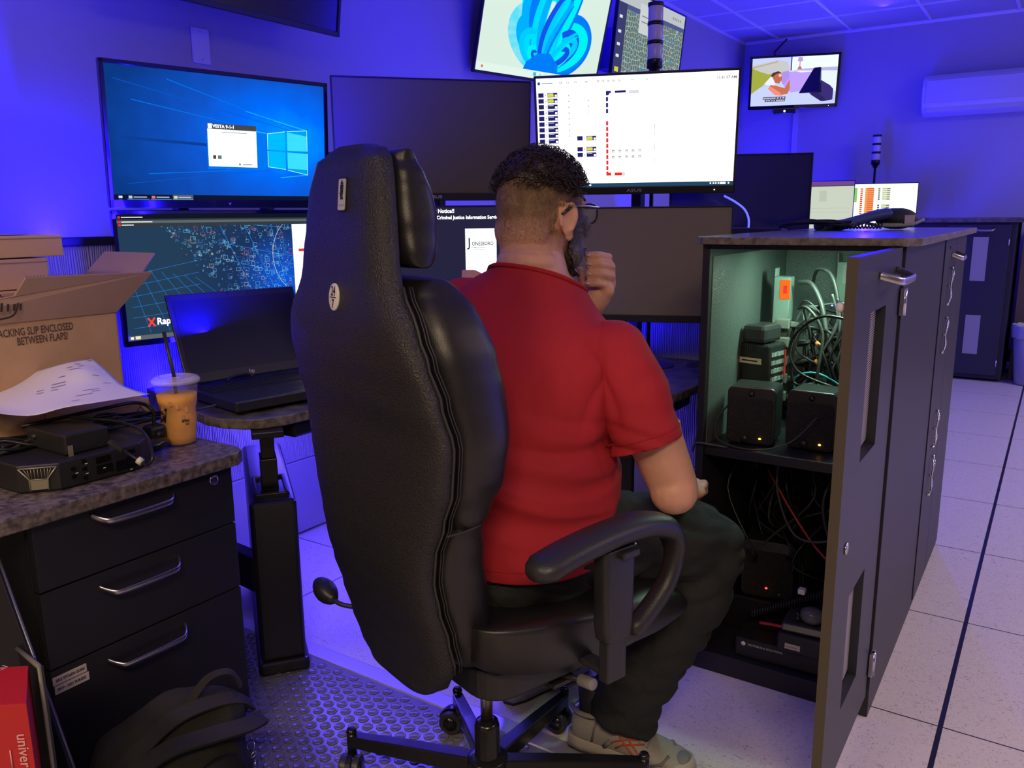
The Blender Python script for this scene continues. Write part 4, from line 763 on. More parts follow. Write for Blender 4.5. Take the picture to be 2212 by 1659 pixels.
for k, (z, tx) in enumerate(((.350, '2022 STOLEN GUNS'), (.331, '2019 - 2021 PURGES'))):
    mb = MB(); mb.bb(-1.5201, -1.5190, .694+.002*k, .760+.003*k, z-.0085, z+.0085); l_ = obj('paper_label', mb, mat('label_paper', (.55, .47, .48), .7), ped, loc=po)
    mb = MB(); mb.text(tx, .0078, Matrix.Translation((-1.5184, .699+.002*k, z)) @ Matrix.Rotation(pi/2, 4, 'Z') @ Matrix.Rotation(pi/2, 4, 'X'), 0, 'LEFT', .0003, .82); obj('label_print', mb, mat('ink', (.01, .01, .012), .6), ped, loc=po, fixn=False)
lg = MB(); lg.bb(-2.14, -1.60, .19, .215, 0, .668); obj('side_support', lg, blk, ped, loc=po, bevel=.002)

# cardboard boxes
card = mat('cardboard', (.60, .38, .20), .85, col2=(.52, .32, .165), cscale=9, bump=('wave', 60, .05, 1)); card_in = mat('cardboard_inner', (.30, .195, .13), .9); inkc = mat('carton_ink', (.09, .06, .05), .8)
big = thing('cardboard_box', 'large open cardboard box with raised flaps and printed lines about a packing slip', 'box', (-2.03, .86, .70)); bo = (2.03, -.86, -.70)
t_ = .005; bx0, bx1, by0, by1, bz0, bz1 = -2.30, -1.90, .52, 1.125, .701, .997
mb = MB(); mb.bb(bx1-t_, bx1, by0, by1, bz0, bz1); mb.bb(bx0, bx0+t_, by0, by1, bz0, bz1); mb.bb(bx0, bx1, by1-t_, by1, bz0, bz1); mb.bb(bx0, bx1, by0, by0+t_, bz0, bz1); mb.bb(bx0, bx1, by0, by1, bz0, bz0+t_)
obj('carton', mb, card, big, loc=bo, bevel=.001)
def slab(pts, th, m, name, parent, loc, nrm=None):
    a = [Vector(p) for p in pts]; n_ = (a[1]-a[0]).cross(a[2]-a[0]).normalized()*th; k = len(a); mb = MB()
    mb.add(a+[p+n_ for p in a], [tuple(range(k)), tuple(range(2*k-1, k-1, -1))]+[(i, (i+1) % k, k+(i+1) % k, k+i) for i in range(k)]); return obj(name, mb, m, parent, loc=loc)
fl = slab([(-1.90, .60, .997), (-1.90, 1.124, .996), (-1.862, 1.205, 1.088), (-1.862, .905, 1.094), (-1.88, .885, 1.055), (-1.886, .845, 1.05), (-1.862, .80, 1.09), (-1.862, .60, 1.09)], .005, mat('cardboard_flap', (.44, .29, .19), .88), 'flap', big, bo)
slab([(-1.905, 1.125, .997), (-2.17, 1.125, .997), onX(226, 543, -2.19), onX(333, 546, -1.93)], .004, MATS['cardboard_flap'], 'flap', big, bo)
slab([(-2.295, .55, .997), (-2.295, 1.12, .997), (-2.44 + .09, 1.12, 1.05), (-2.35, .55, 1.05)], .004, card, 'flap', big, bo)
# corrugated edge pattern + logo cut-outs on the front flap, print on the carton
mb = MB()
for i in range(40): y = .905+.0075*i; mb.tube([Vector((-1.861, y, 1.0925-.0002*i)), Vector((-1.861, y+.0035, 1.0960-.0002*i))], .0012, 5)
obj('corrugation', mb, card_in, fl)
mb = MB(); Mf = Matrix.Translation((-1.8795, .862, 1.035)) @ Matrix.Rotation(R(90), 4, 'Z') @ Matrix.Rotation(R(68), 4, 'X')
for i in range(4):
    x = -.012+.013*i; mb.add([(x, -.014, .002), (x+.005, -.014, .002), (x+.017, .020, .002), (x+.012, .020, .002)], [(0, 1, 2, 3)], 0, False, Mf)
mb.tube([Mf @ Vector(p) for p in ((-.022, -.028, .002), (-.03, -.02, .002), (-.012, .02, .002), (.0, .022, .002))], .002, 6, sub=4); mb.tube([Mf @ Vector(p) for p in ((-.018, -.030, .002), (.012, -.024, .002), (.028, .0, .002), (.03, .018, .002))], .002, 6, sub=4)
obj('logo_cutout', mb, mat('cut_dark', (.045, .03, .022), .9), fl, fixn=False)
for tx, y, z in (('PACKING SLIP ENCLOSED', .862, .972), ('BETWEEN FLAPS!', .888, .951)):
    mb = MB(); mb.text(tx, .024, Matrix.Translation((-1.8985, y-(.018 if 'PACK' in tx else 0), z)) @ Matrix.Rotation(pi/2, 4, 'Z') @ Matrix.Rotation(pi/2, 4, 'X'), 0, 'LEFT', .0003, .62); obj('carton_print', mb, inkc, big, loc=bo, fixn=False)
def carton(name, label, b, extra=None, m=card):
    c = ((b[0]+b[1])/2, (b[2]+b[3])/2, b[4]); t = thing(name, label, 'box', c, 0, None); o_ = tuple(-v for v in c); mb = MB(); mb.bb(*b); obj('carton', mb, m, t, loc=o_, bevel=.002)
    mb = MB(); mb.bb(b[1]-.0005, b[1]+.0008, b[2], b[3]+.0006, (b[4]+b[5])/2-.004+(b[5]-b[4])*.42, (b[4]+b[5])/2-.002+(b[5]-b[4])*.42); obj('lid_seam', mb, card_in, t, loc=o_)
    if extra: extra(t, o_)
    return t
carton('cardboard_box', 'low wide cardboard box resting in the open flaps of the large box', (-2.27, -1.925, .54, 1.085, .99, 1.058))
carton('cardboard_box', 'small plain cardboard box between the low wide box and the flat top one', (-2.22, -1.97, .62, 1.012, 1.060, 1.128))
def topx(t, o_):
    mb = MB(); mb.bb(-2.03, -2.0, .92, .99, 1.1805, 1.1812); obj('black_print', mb, blk, t, loc=o_)
carton('cardboard_box', 'flat yellowish cardboard box on the very top of the box pile', (-2.24, -1.97, .50, 1.052, 1.131, 1.180), topx, mat('cardboard_y', (.66, .42, .15), .85))
def hazard(t, o_):
    mb = MB(); X = -1.7985
    for i in range(6): y = 1.06+.008*i; mb.add([(X, y, .74), (X, y+.001, .74), (X, y+.022, .765), (X, y+.021, .765)], [(0, 1, 2, 3)])
    for a, b in (((1.085, .752), (1.115, .752)), ((1.115, .752), (1.10, .778)), ((1.10, .778), (1.085, .752))): mb.tube([Vector((X, *a)), Vector((X, *b))], .0012, 5)
    obj('warning_print', mb, inkc, t, loc=o_)
carton('cardboard_box', 'small cardboard box with printed warning triangle behind the cable pile', (-1.90 + .02, -1.80, .92, 1.125, .701, .792), hazard, mat('cardboard_d', (.38, .25, .16), .85))

# cable pile + printed sheet
for i in range(34):
    y0_ = rd.uniform(.50, .98); pts = [Vector((rd.uniform(-1.84, -1.66), y0_+q*rd.uniform(.06, .11), .71+rd.uniform(0, .075))) for q in range(4)]
    pts = [p if p.x < -1.80 or True else p for p in pts]
    cable([(-1.70-rd.uniform(0, .08), p.y, max(p.z, .762 if p.y > .70 else .71)) for p in pts], rd.choice((.0035, .0045, .003)), ckit[rd.choice((0, 0, 0, 1))], 'black cord in the tangled pile under the printed sheet', 'tangled cords under the printed sheet')
cable([(-1.74, .80, .80), (-1.70, .95, .812), (-1.70, 1.03, .81), (-1.68, 1.055, .79), (-1.68, 1.055, .755)], .0042, ckit[0], 'stiff black power cord bending down to a moulded plug beside the cup', None)
mb = MB(); mb.bb(-1.70, -1.66, 1.035, 1.075, .715, .757); tag(obj('power_plug', mb, ckit[0], bevel=.008), 'moulded black power plug standing behind the black mouse', 'plug')
cable([at(150, 900, 1.72), at(200, 905, 1.72), at(262, 912, 1.70), at(310, 935, 1.66), at(330, 985, 1.62), at(318, 1005, 1.62)], .0035, ckit[0], 'black charger cord arching over the boxes to a barrel plug', None)
bp_ = thing('barrel_plug', 'black barrel plug with white ferrite ring at the front of the pedestal top', 'plug', at(238, 955, 1.60)); o3 = -at(238, 955, 1.60)
mb = MB(); mb.tube([at(238, 955, 1.60), at(264, 972, 1.59)], .0062, 12); obj('strain_relief', mb, mat('relief', (.05, .05, .05), .5, bump=('wave', 300, .8, 0)), bp_, loc=o3)
mb = MB(); mb.tube([at(264, 972, 1.59), at(296, 992, 1.585), at(318, 1006, 1.585)], .003, 8); obj('lead', mb, ckit[0], bp_, loc=o3)
mb = MB(); mb.tube([at(298, 993, 1.585), at(307, 999, 1.585)], .0072, 14); obj('ferrite_ring', mb, mat('ring_white', (.6, .58, .45), .4), bp_, loc=o3)
pap = [[(-60, 826, 1.86), (30, 815, 1.86), (95, 797, 1.85), (150, 782, 1.85), (200, 775, 1.88)], [(-60, 850, 1.80), (40, 838, 1.80), (110, 815, 1.80), (180, 800, 1.80), (236, 806, 1.86)], [(-60, 868, 1.74), (30, 862, 1.74), (110, 845, 1.745), (190, 828, 1.78), (262, 830, 1.84)], [(-60, 882, 1.69), (30, 883, 1.69), (110, 868, 1.70), (200, 850, 1.74), (290, 842, 1.81)], [(-60, 884, 1.65), (58, 898, 1.64), (140, 880, 1.66), (215, 868, 1.69), (323, 851, 1.79)]]
G = [[at(*q) for q in row] for row in pap]; rows = [smooth_path(r_, 5) for r_ in G]; cols = list(zip(*rows)); cols = [smooth_path(list(c), 5) for c in cols]
sh = thing('paper_sheet', 'creased white printed sheet lying over the cable pile on the pedestal', 'paper', at(150, 850, 1.75)); o4 = -at(150, 850, 1.75)
mb = MB(); nc, nr = len(cols), len(cols[0]); vs = [p for c in cols for p in c]; mb.add(vs, [(i*nr+j, (i+1)*nr+j, (i+1)*nr+j+1, i*nr+j+1) for i in range(nc-1) for j in range(nr-1)], 0, True)
pr = obj('sheet', mb, mat('paper_white', (.74, .70, .76), .8), sh, loc=o4); so = pr.modifiers.new('s', 'SOLIDIFY'); so.thickness = .0006
mb = MB(); rp = random.Random(4)
def pbar(i, j, w_, m=0):
    a, b = cols[i][j], cols[min(i+w_, nc-1)][j]; up_ = Vector((0, 0, .0016)); dy = (cols[i][min(j+1, nr-1)]-a)*.16; mb.poly([a+up_, b+up_, b+dy+up_, a+dy+up_], m)
for (i, j, w_) in ((8, 9, 1), (8, 10, 1), (10, 9, 2), (10, 10, 1), (10, 8, 2), (13, 3, 1), (13, 4, 2), (15, 2, 1), (15, 3, 1), (11, 6, 1), (14, 13, 2), (15, 14, 1), (13, 15, 2), (16, 7, 1), (17, 10, 1), (12, 17, 1)): pbar(i, j, w_)
pbar(18, 0, 1, 1); pbar(18, 1, 1, 1)
obj('printed_lines', mb, [mat('ink_grey', (.22, .2, .28), .7), mat('ink_navy', (.03, .03, .14), .7)], sh, loc=o4, fixn=False)
# mini computer, box on top
mc = thing('mini_computer', 'black eight-sided mini computer with pale corner grille at the pedestal front', 'computer', (-1.68, .86, .70)); mo = (1.68, -.86, -.70)
mcm = mat('mini_black', (.018, .018, .019), .42)
pl = [(-1.565, .778), (-1.562, .945), (-1.60, .99), (-1.76, .99), (-1.80, .95), (-1.80, .76), (-1.765, .715), (-1.612, .722)]
mb = MB(); mb.prism(pl, .703, .757); obj('case', mb, mcm, mc, loc=mo, bevel=.003)
mb = MB(); mb.prism([(x*.96-.067, y*.96+.034) for x, y in pl], .700, .7035); obj('foot_ring', mb, blk, mc, loc=mo)
va, vb = Vector((-1.612, .722, 0)), Vector((-1.565, .778, 0)); nn = Vector((.766, -.643, 0))*.0025
def on(t_, z): return va.lerp(vb, t_)+nn+Vector((0, 0, z))
tri = mat('grille_champagne', (.34, .32, .22), .4, .5)
mb = MB(); mb.poly([on(.30, .708), on(.72, .708), on(.72, .727), on(.30, .727)]); obj('corner_plate', mb, tri, mc, loc=mo, fixn=False)
mb = MB(); mb.tube([on(.05, .751), on(.95, .751)], .0016, 6); mb.tube([on(.05, .751), on(.28, .729), on(.28, .706)], .0016, 6); mb.tube([on(.95, .751), on(.72, .729), on(.72, .706)], .0016, 6); mb.tube([on(.28, .728), on(.72, .728)], .0012, 6)
for i in range(9): a = .18+.08*i; mb.tube([on(a, .749), on(min(max(a, .3), .7), .730)], .0007, 5)
obj('corner_grille', mb, tri, mc, loc=mo)
mb = MB()
for y, z in ((.80, .720), (.80, .735), (.822, .712), (.822, .730), (.822, .745)): mb.bb(-1.566, -1.5612, y, y+.008, z, z+.006)
for y, z, w_, h_ in ((.85, .715, .032, .016), (.85, .737, .03, .012), (.89, .71, .024, .02), (.915, .71, .018, .010), (.915, .725, .018, .010), (.915, .74, .018, .008)): mb.bb(-1.5655, -1.5608, y, y+w_, z, z+h_)
obj('ports', mb, mat('port_dark', (.003, .003, .003), .3), mc, loc=mo)
mb = MB()
for y, z in ((.806, .728), (.826, .722), (.826, .742), (.862, .724), (.918, .706)): mb.bb(-1.561, -1.5602, y, y+.005, z, z+.0018)
obj('port_icons', mb, MATS['print_white'], mc, loc=mo)
em_ = thing('docking_box', 'smaller square black box with silver tab lying on top of the mini computer', 'docking box', (-1.66, .86, .758)); mb = MB(); mb.bb(-1.74, -1.592, .808, .900, .758, .800); obj('case', mb, mcm, em_, loc=(1.66, -.86, -.758), bevel=.004)
mb = MB(); mb.bb(-1.5905, -1.588, .812, .821, .752, .778); obj('silver_tab', mb, tri, em_, loc=(1.66, -.86, -.758))
ms = thing('mouse', 'rounded black wireless mouse lying between mini computer and coffee cup', 'mouse', (-1.66, 1.02, .70)); mb = MB(); mb.ell((0, 0, .019), (.032, .055, .0185), 20, 12); obj('shell', mb, mat('mouse_black', (.008, .008, .009), .25), ms); mb = MB(); mb.cyl((-.004, .035, .036), (.004, .035, .036), .008, n=14); obj('scroll_wheel', mb, blk, ms)
# iced coffee
cp = thing('iced_coffee_cup', 'clear plastic cup of orange-brown iced coffee with lid and black straw', 'cup', (-1.672, 1.115, .7005), 0)
clear = mat('cup_clear', (.80, .74, .80), .18, alpha=.12, spec=.8); coffee = mat('coffee', (.86, .40, .012), .5, col2=(.74, .30, .008), cscale=25)
H = .148
def rad(z): return (.0335+.0145*(z/H)**.9) - .0022*math.exp(-((z-.082)/.012)**2)*1.2
mb = MB(); mb.lathe([(.030, .0005), (rad(0), .002)]+[(rad(z), z) for z in (.01, .022, .024, .04, .06, .074, .082, .090, .10, .12, .14, H)]+[(.0505, H), (.0505, H+.002), (.048, H+.002)], 48); obj('cup', mb, clear, cp)
mb = MB(); mb.lathe([(.028, .003)]+[(rad(z)-.0014, z) for z in (.004, .022, .024, .04, .06, .074, .082, .090, .10, .118)]+[(.001, .1185)], 48); obj('coffee', mb, coffee, cp)
mb = MB(); mb.lathe([(.051, H-.004), (.0535, H-.001), (.0535, H+.004), (.048, H+.009), (.046, H+.008), (.044, H+.011), (.036, H+.011), (.034, H+.008), (.012, H+.008), (.010, H+.010), (.001, H+.010)], 48); obj('lid', mb, mat('lid_clear', (.8, .74, .8), .15, alpha=.4, spec=.8), cp)
mb = MB(); mb.tube([Vector((.0, 0, .03)), Vector((-.001, -.002, H+.01)), Vector((-.012, -.010, .262))], .0043, 12); obj('straw', mb, mat('straw_black', (.02, .018, .015), .35), cp)
icem = mat('ice', (.60, .30, .12), .2)
for a, z in ((-1.35, .102), (-.5, .085), (-.75, .070), (-1.0, .094), (-2.0, .09)): q = rad(z)-.003; mb = MB(); mb.box((q*cos(a+.4), q*sin(a+.4), z), (.008, .007, .012), rot=Matrix.Rotation(a, 3, 'Z') @ Matrix.Rotation(.3, 3, 'X')); obj('ice_cube', mb, icem, cp, bevel=.001)
def on_cup(a, z, d=.0009): q = rad(z)+d; return Vector((q*cos(a), q*sin(a), z))
mb = MB(); A0 = -1.62
for seq in (((0, .060), (.22, .058), (.30, .078), (.34, .086)), ((.0, .080), (.12, .078), (.25, .072)), ((-.35, .070), (-.15, .082), (.02, .076)), ((-.2, .056), (-.1, .066), (0, .060), (.05, .072)), ((.12, .062), (.12, .074)), ((.2, .062), (.2, .072))): mb.tube([on_cup(A0+a, z) for a, z in seq], .0010, 5)
mb.ell(on_cup(A0+.34, .089), (.003, .003, .003), 8, 6); obj('cup_logo', mb, mat('ink', (.01, .01, .012), .6), cp)
mb = MB(); A1 = -.42
for line, z, n_ in (('SWAGTOWN', .060, 5.0), ('KAFFE', .052, 4.0)):
    for i, chh in enumerate('SWAG' if z > .055 else 'KO'):
        a = A1+.11*i+(0 if z > .055 else .22); p = on_cup(a, z); mb.text(chh, .0085 if z > .055 else .006, Matrix.Translation(p) @ Matrix.Rotation(a+pi/2, 4, 'Z') @ Matrix.Rotation(pi/2, 4, 'X'), 0, 'CENTER', .0002)
obj('cup_print', mb, MATS['ink'], cp, fixn=False)
# laptop
lp = thing('laptop', 'open grey-black laptop with blank screen on the left end of the worktop', 'laptop', (-2.005, 1.606, .7005), R(90)-.198)
lm = mat('laptop_grey', (.045, .045, .052), .35, .5)
mb = MB(); mb.bb(-.208, .208, -.286, 0, .012, .040); obj('base', mb, lm, lp, bevel=.004)
mb = MB()
for r_ in range(5):
    for k in range(19): mb.bb(-.195+k*.0206, -.177+k*.0206, -.05-r_*.0195, -.034-r_*.0195, .040, .0422)
obj('keyboard', mb, mat('keys', (.012, .012, .014), .5), lp, bevel=.0005)
mb = MB(); mb.bb(-.07, .05, -.27, -.175, .040, .0406); obj('touchpad', mb, mat('pad', (.035, .035, .042), .25), lp)
for sx_ in (-.17, .17): mb = MB(); mb.bb(sx_-.02, sx_+.02, -.26, -.02, .0, .012); obj('foot', mb, blk, lp)
lid = MB(); lid.bb(-.208, .208, -.004, .004, .006, .276); ld = obj('lid', lid, lm, lp, loc=(0, .004, .040), rot=(-R(22), 0, 0), bevel=.003)
mb = MB(); mb.bb(-.192, .192, -.0052, -.0042, .036, .256); obj('screen', mb, mat('laptop_screen', (.010, .010, .03), .3, spec=.5), ld)
mb = MB(); mb.text('hp', .018, Matrix.Translation((-.005, -.0048, .020)) @ Matrix.Rotation(pi/2, 4, 'X'), 0, 'CENTER'); obj('logo', mb, MATS['print_white'], ld, fixn=False)
for x in (-.02, .045): mb = MB(); mb.cyl((x, -.0042, .266), (x, -.0056, .266), .0035, n=14); obj('camera_lens', mb, piano, ld)
mb = MB(); mb.tube([Vector(p) for p in ((-.10, -.02, .046), (-.08, -.012, .054), (-.03, -.012, .056), (-.015, -.02, .046))], .004, 8, sub=4); obj('pen_clip', mb, blk, lp)
# leaning boards, bin and red carton at the lower left
def lean(label, a_top, a_bot, width, name, cat, m, th=.018):
    A, B = Vector(a_top), Vector(a_bot); lv = Vector((-.78, -.62, 0)).normalized(); n_ = (A-B).normalized().cross(lv).normalized()*th
    t = thing(name, label, cat, tuple(B)); mb = MB(); q = [B, A, A+lv*width, B+lv*width]; q = [v-B for v in q]
    mb.add(q+[v+n_ for v in q], [(0, 1, 2, 3), (7, 6, 5, 4)]+[(i, (i+1) % 4, 4+(i+1) % 4, 4+i) for i in range(4)]); obj('board', mb, m, t, bevel=.002)
    mb = MB(); mb.tube([q[0]+n_*.5, q[1]+n_*.5], .0035, 6); obj('edge_trim', mb, mat('trim_grey', (.16, .16, .2), .3, .6), t)
lean('tall black board leaning against the drawer pedestal, its long edge slanting', at(-18, 1150, 1.46), Vector((-1.318, .672, .004)), .42, 'leaning_board', 'board', mat('board_black', (.012, .012, .016), .45))
bn = thing('document_bin', 'black upright bin at the left picture edge holding a bright red carton', 'bin', at(70, 1600, 1.22) * 1.0)
q0 = at(70, 1600, 1.22)
bt = [at(0, 1475, 1.20), at(84, 1436, 1.22), at(92, 1440, 1.26), at(-40, 1470, 1.4)]
mb = MB(); A, B, Cc = at(-60, 1490, 1.16), at(84, 1440, 1.22), at(30, 1395, 1.50); 
def wallp(a, b): 
    lo = lambda v: Vector((v.x, v.y, .004)); n_ = (b-a).cross(Vector((0, 0, 1))).normalized()*.006; v8 = [a, b, lo(b), lo(a)]; v8 = [v-q0 for v in v8]; mb.add(v8+[v+n_ for v in v8], [(0, 1, 2, 3), (7, 6, 5, 4)]+[(i, (i+1) % 4, 4+(i+1) % 4, 4+i) for i in range(4)])
wallp(B, Cc); wallp(Cc, Cc+(A-B)); obj('bin_walls', mb, mat('bin_black', (.012, .012, .018), .4), bn)
mb = MB(); mb.tube([B-q0, Cc-q0], .004, 6); mb.tube([B-q0, Vector((B.x, B.y, .01))-q0], .003, 6); obj('rim', mb, mat('rim_dull', (.14, .13, .10), .5), bn)
redm = mat('red_carton', (.40, .010, .012), .4)
ru = Vector((.83, .55, 0)); rf = Vector((-.55, .83, 0)); rz_ = R(24)
rc = thing('red_carton', 'bright red carton with white vertical printing at the lower left corner', 'box', at(35, 1600, 1.16)); q1 = at(35, 1600, 1.16)
E0 = at(57, 1520, 1.14); E1 = at(84, 1690, 1.06); dwn = Vector((0, 0, -.30)); lft = -(ru*.22)+rf*(-.02); bak = rf*.10+ru*(-.055)
v8 = [E0, E0+lft, E0+lft+bak, E0+bak]; v8 = v8+[v+dwn for v in v8]; mb = MB(); mb.add([v-q1 for v in v8], [(0, 1, 2, 3), (7, 6, 5, 4), (0, 4, 5, 1), (1, 5, 6, 2), (2, 6, 7, 3), (3, 7, 4, 0)]); obj('carton', mb, redm, rc, bevel=.001)
uu = -lft.normalized(); nf = uu.cross(Vector((0, 0, 1))).normalized()
if nf.dot(rf) > 0: nf = -nf
def onred(u, z): return E0+lft.normalized()*u+Vector((0, 0, -z))+nf*.0012-q1
Mr = Matrix.Translation(onred(.012, .045)).to_4x4(); ax = Matrix((( 0, uu.x, nf.x, 0), (0, uu.y, nf.y, 0), (-1, 0, nf.z, 0), (0, 0, 0, 1)))
pink = mat('print_pink', (.62, .32, .34), .6)
mb = MB(); mb.text('universal', .021, Mr @ ax, 0, 'LEFT', .0003); obj('print', mb, pink, rc, fixn=False)
mb = MB(); mb.text('Copy', .015, Matrix.Translation(onred(.012, .125)) @ ax, 0, 'LEFT'); obj('print', mb, pink, rc, fixn=False)
mb = MB(); mb.tube([onred(.050, .05), onred(.050, .2)], .0008, 5); mb.tube([onred(.03, .07), onred(.03, .10)], .001, 5); obj('printed_rule', mb, pink, rc)
mb = MB(); mb.text('universal', .018, Matrix.Translation(E0+bak*.3-q1+Vector((-.085, -.045, .001))) @ Matrix.Rotation(R(100), 4, 'Z'), 0, 'LEFT'); obj('print', mb, pink, rc, fixn=False)
# ================================================================ heavy-duty office chair
HEAD = R(123.6-52); CRZ = HEAD-pi/2
hub = Vector((-.885, 1.225, 0)); MATZ = .006
leather = mat('leather_black', (.012, .011, .011), .36, bump=('noise', 650, .09), spec=.6)
vinyl = mat('shell_vinyl', (.016, .0155, .016), .36, bump=('noise', 330, .42), spec=.6)
plast = mat('chair_plastic', (.018, .018, .02), .42, bump=('noise', 300, .1)); seamm = mat('seam_thread', (.03, .029, .028), .5)
chr_ = thing('office_chair', 'tall black leather office chair with headrest and round 24/7 badge, turned right', 'chair', tuple(hub), CRZ)
def tabv(tab, z):
    if z <= tab[0][0]: return tab[0][1:]
    for a, b in zip(tab, tab[1:]):
        if z <= b[0]:
            t = (z-a[0])/(b[0]-a[0]); t = t*t*(3-2*t); return [p+(q-p)*t for p, q in zip(a[1:], b[1:])]
    return tab[-1][1:]
# z: half width, rear y of the shell, seam plane y
SH = [(0.375, 0.046, -0.195, -0.179), (0.385, 0.101, -0.215, -0.179), (0.42, 0.146, -0.218, -0.182), (0.46, 0.168, -0.223, -0.187), (0.52, 0.172, -0.237, -0.201), (0.58, 0.172, -0.253, -0.217), (0.63, 0.174, -0.263, -0.227), (0.68, 0.184, -0.265, -0.229), (0.74, 0.208, -0.263, -0.227), (0.8, 0.23, -0.26, -0.224), (0.87, 0.239, -0.261, -0.225), (0.94, 0.233, -0.277, -0.241), (1, 0.222, -0.291, -0.255), (1.04, 0.208, -0.296, -0.26), (1.07, 0.191, -0.295, -0.259), (1.095, 0.1686, -0.2931, -0.2571), (1.12, 0.153, -0.2895, -0.2535), (1.15, 0.1472, -0.2886, -0.2526), (1.2, 0.138, -0.284, -0.248), (1.25, 0.128, -0.28, -0.244), (1.28, 0.12, -0.276, -0.24), (1.3, 0.108, -0.272, -0.236), (1.318, 0.085, -0.254, -0.232), (1.325, 0.05, -0.252, -0.23)]
def dring(z, n=44, dx_=0):
    hw, yr, ys = tabv(SH, z); out = []
    for i in range(n):
        a = 2*pi*i/n; c, s_ = cos(a), sin(a); e = .5
        x = hw*(abs(c)**e)*(1 if c > 0 else -1)
        y = ys+(.004 if s_ > 0 else (ys-yr))*(abs(s_)**(.56 if s_ < 0 else .4))*(1 if s_ > 0 else -1)
        out.append(Vector((x, y, z)))
    return out
zs = [.375, .379, .385, .395, .41, .43]+[.45+.02*i for i in range(42)]+[1.295, 1.303, 1.311, 1.318, 1.323, 1.325]
mb = MB(); mb.rings([dring(z) for z in zs]); shell = obj('back_shell', mb, vinyl, chr_)
def pad(name, z0, z1, tab, inset=.004, n=40, puff=.018):
    # tab z: front y ; pad bulges from seam plane to front
    mb = MB(); rg = []; N = 34
    for k in range(N+1):
        t = k/N; z = z0+(z1-z0)*(.5-.5*cos(pi*t)); fz = min(1, sin(pi*t)**.45+.0) if 0 < k < N else .25
        hw, yr, ys = tabv(SH, min(max(z, .43), 1.30)); yf, = tabv(tab, z); hw = (hw-inset+.004)*(.93+.07*fz); r_ = []
        for i in range(n):
            a = 2*pi*i/n; c, s_ = cos(a), sin(a)
            x = hw*(abs(c)**.5)*(1 if c > 0 else -1); d = (yf-ys)
            y = ys+.5*d+.5*d*(abs(s_)**.62)*(1 if s_ > 0 else -1)*fz
            r_.append(Vector((x, y, z)))
        rg.append(r_)
    mb.rings(rg); return obj(name, mb, leather, chr_)
FR = [(.40, -.066), (.55, -.085), (.66, -.092), (.72, -.088), (.80, -.080), (.90, -.078), (1.0, -.085), (1.07, -.095), (1.12, -.115)]
pad('back_cushion', .705, 1.118, FR); pad('lumbar_cushion', .435, .722, FR); pad('headrest_cushion', 1.135, 1.316, [(1.1, -.155), (1.22, -.152), (1.32, -.170)], .006)
# stitched seams and piping that follow the shell edge on both sides
for s_ in (-1, 1):
    for dxo, dyo, rr in ((.0012, .001, .0022), (.0008, .011, .0011), (.0008, .016, .0011)):
        mb = MB(); pts = [];
        for z in [.45+.02*i for i in range(34)]:
            hw, yr, ys = tabv(SH, z); pts.append(Vector((s_*(hw+dxo), ys+dyo, z)))
        mb.tube(pts, rr, 6); obj('seam', mb, seamm, chr_)
hw, yr, ys = tabv(SH, .714)
for s_ in (-1, 1): mb = MB(); mb.tube([Vector((s_*(hw+.0015), ys+.012, .718)), Vector((s_*(hw-.001), ys+.05, .716)), Vector((s_*(hw-.006), ys+.085, .718))], .0026, 6, sub=4); obj('seam', mb, seamm, chr_)
# maker plate and 24/7 badge on the shell
pw = mat('badge_white', (.62, .60, .55), .35, .0)
def shellp(x, z, d=.0): 
    hw, yr, ys = tabv(SH, z); c = min(1, abs(x)/hw)**2; s_ = sqrt(max(0, 1-c*c)); return Vector((x, ys-(ys-yr)*s_**.56-d, z))
def Mb(x, z, d):
    p = shellp(x, z, d); t = (shellp(x, z+.02)-shellp(x, z-.02)).normalized(); u = (shellp(x+.015, z)-shellp(x-.015, z)).normalized(); n_ = u.cross(t).normalized()
    t = n_.cross(u); return Matrix(((u.x, t.x, n_.x, p.x), (u.y, t.y, n_.y, p.y), (u.z, t.z, n_.z, p.z), (0, 0, 0, 1)))
B1 = Mb(.010, 1.088, .0015); mb = MB(); mb.lathe([(.024, -.003), (.024, .0005), (.022, .0012), (.001, .0012)], 32, mat=B1 @ Matrix.Diagonal((.72, .92, 1, 1))); bd = obj('badge', mb, pw, chr_)
mb = MB(); mb.text('24', .022, B1 @ Matrix.Translation((0, .009, .0018)), 0, 'CENTER', .0004, .66); mb.text('7', .020, B1 @ Matrix.Translation((0, -.0115, .0018)), 0, 'CENTER', .0004, .7); mb.add([(-.010, -.0012, .0018), (.010, -.0012, .0018), (.010, .0002, .0018), (-.010, .0002, .0018)], [(0, 1, 2, 3)], 0, False, B1); obj('badge_print', mb, MATS['ink'], bd, fixn=False)
B2 = Mb(.030, 1.248, .0012); mb = MB(); mb.prism(rrect(-.0115, .0115, -.024, .024, .003), -.002, .0012, mat=B2); b2 = obj('maker_plate', mb, mat('plate_silver', (.62, .62, .6), .3, .3), chr_)
mb = MB(); mb.prism(rrect(-.0135, .0135, -.0265, .0265, .004), -.002, .0002, mat=B2); obj('plate_recess', mb, blk, b2)
mb = MB(); rq = random.Random(6); 
for i in range(7): y = -.006+.0038*i; mb.prism(rrect(-.0035+rq.uniform(-.002, .001), .004+rq.uniform(-.001, .002), y-.0016, y+.0018, .001), .0012, .0018, mat=B2)
mb.add([(-.003, .019, .0018), (.003, .019, .0018), (0, .023, .0018)], [(0, 1, 2)], 0, False, B2); obj('plate_print', mb, MATS['ink'], b2, fixn=False)
mb = MB(); mb.text('CONCEPT', .0042, B2 @ Matrix.Translation((0, -.0165, .0016)), 0, 'CENTER'); obj('plate_name', mb, MATS['ink_grey'], b2, fixn=False)
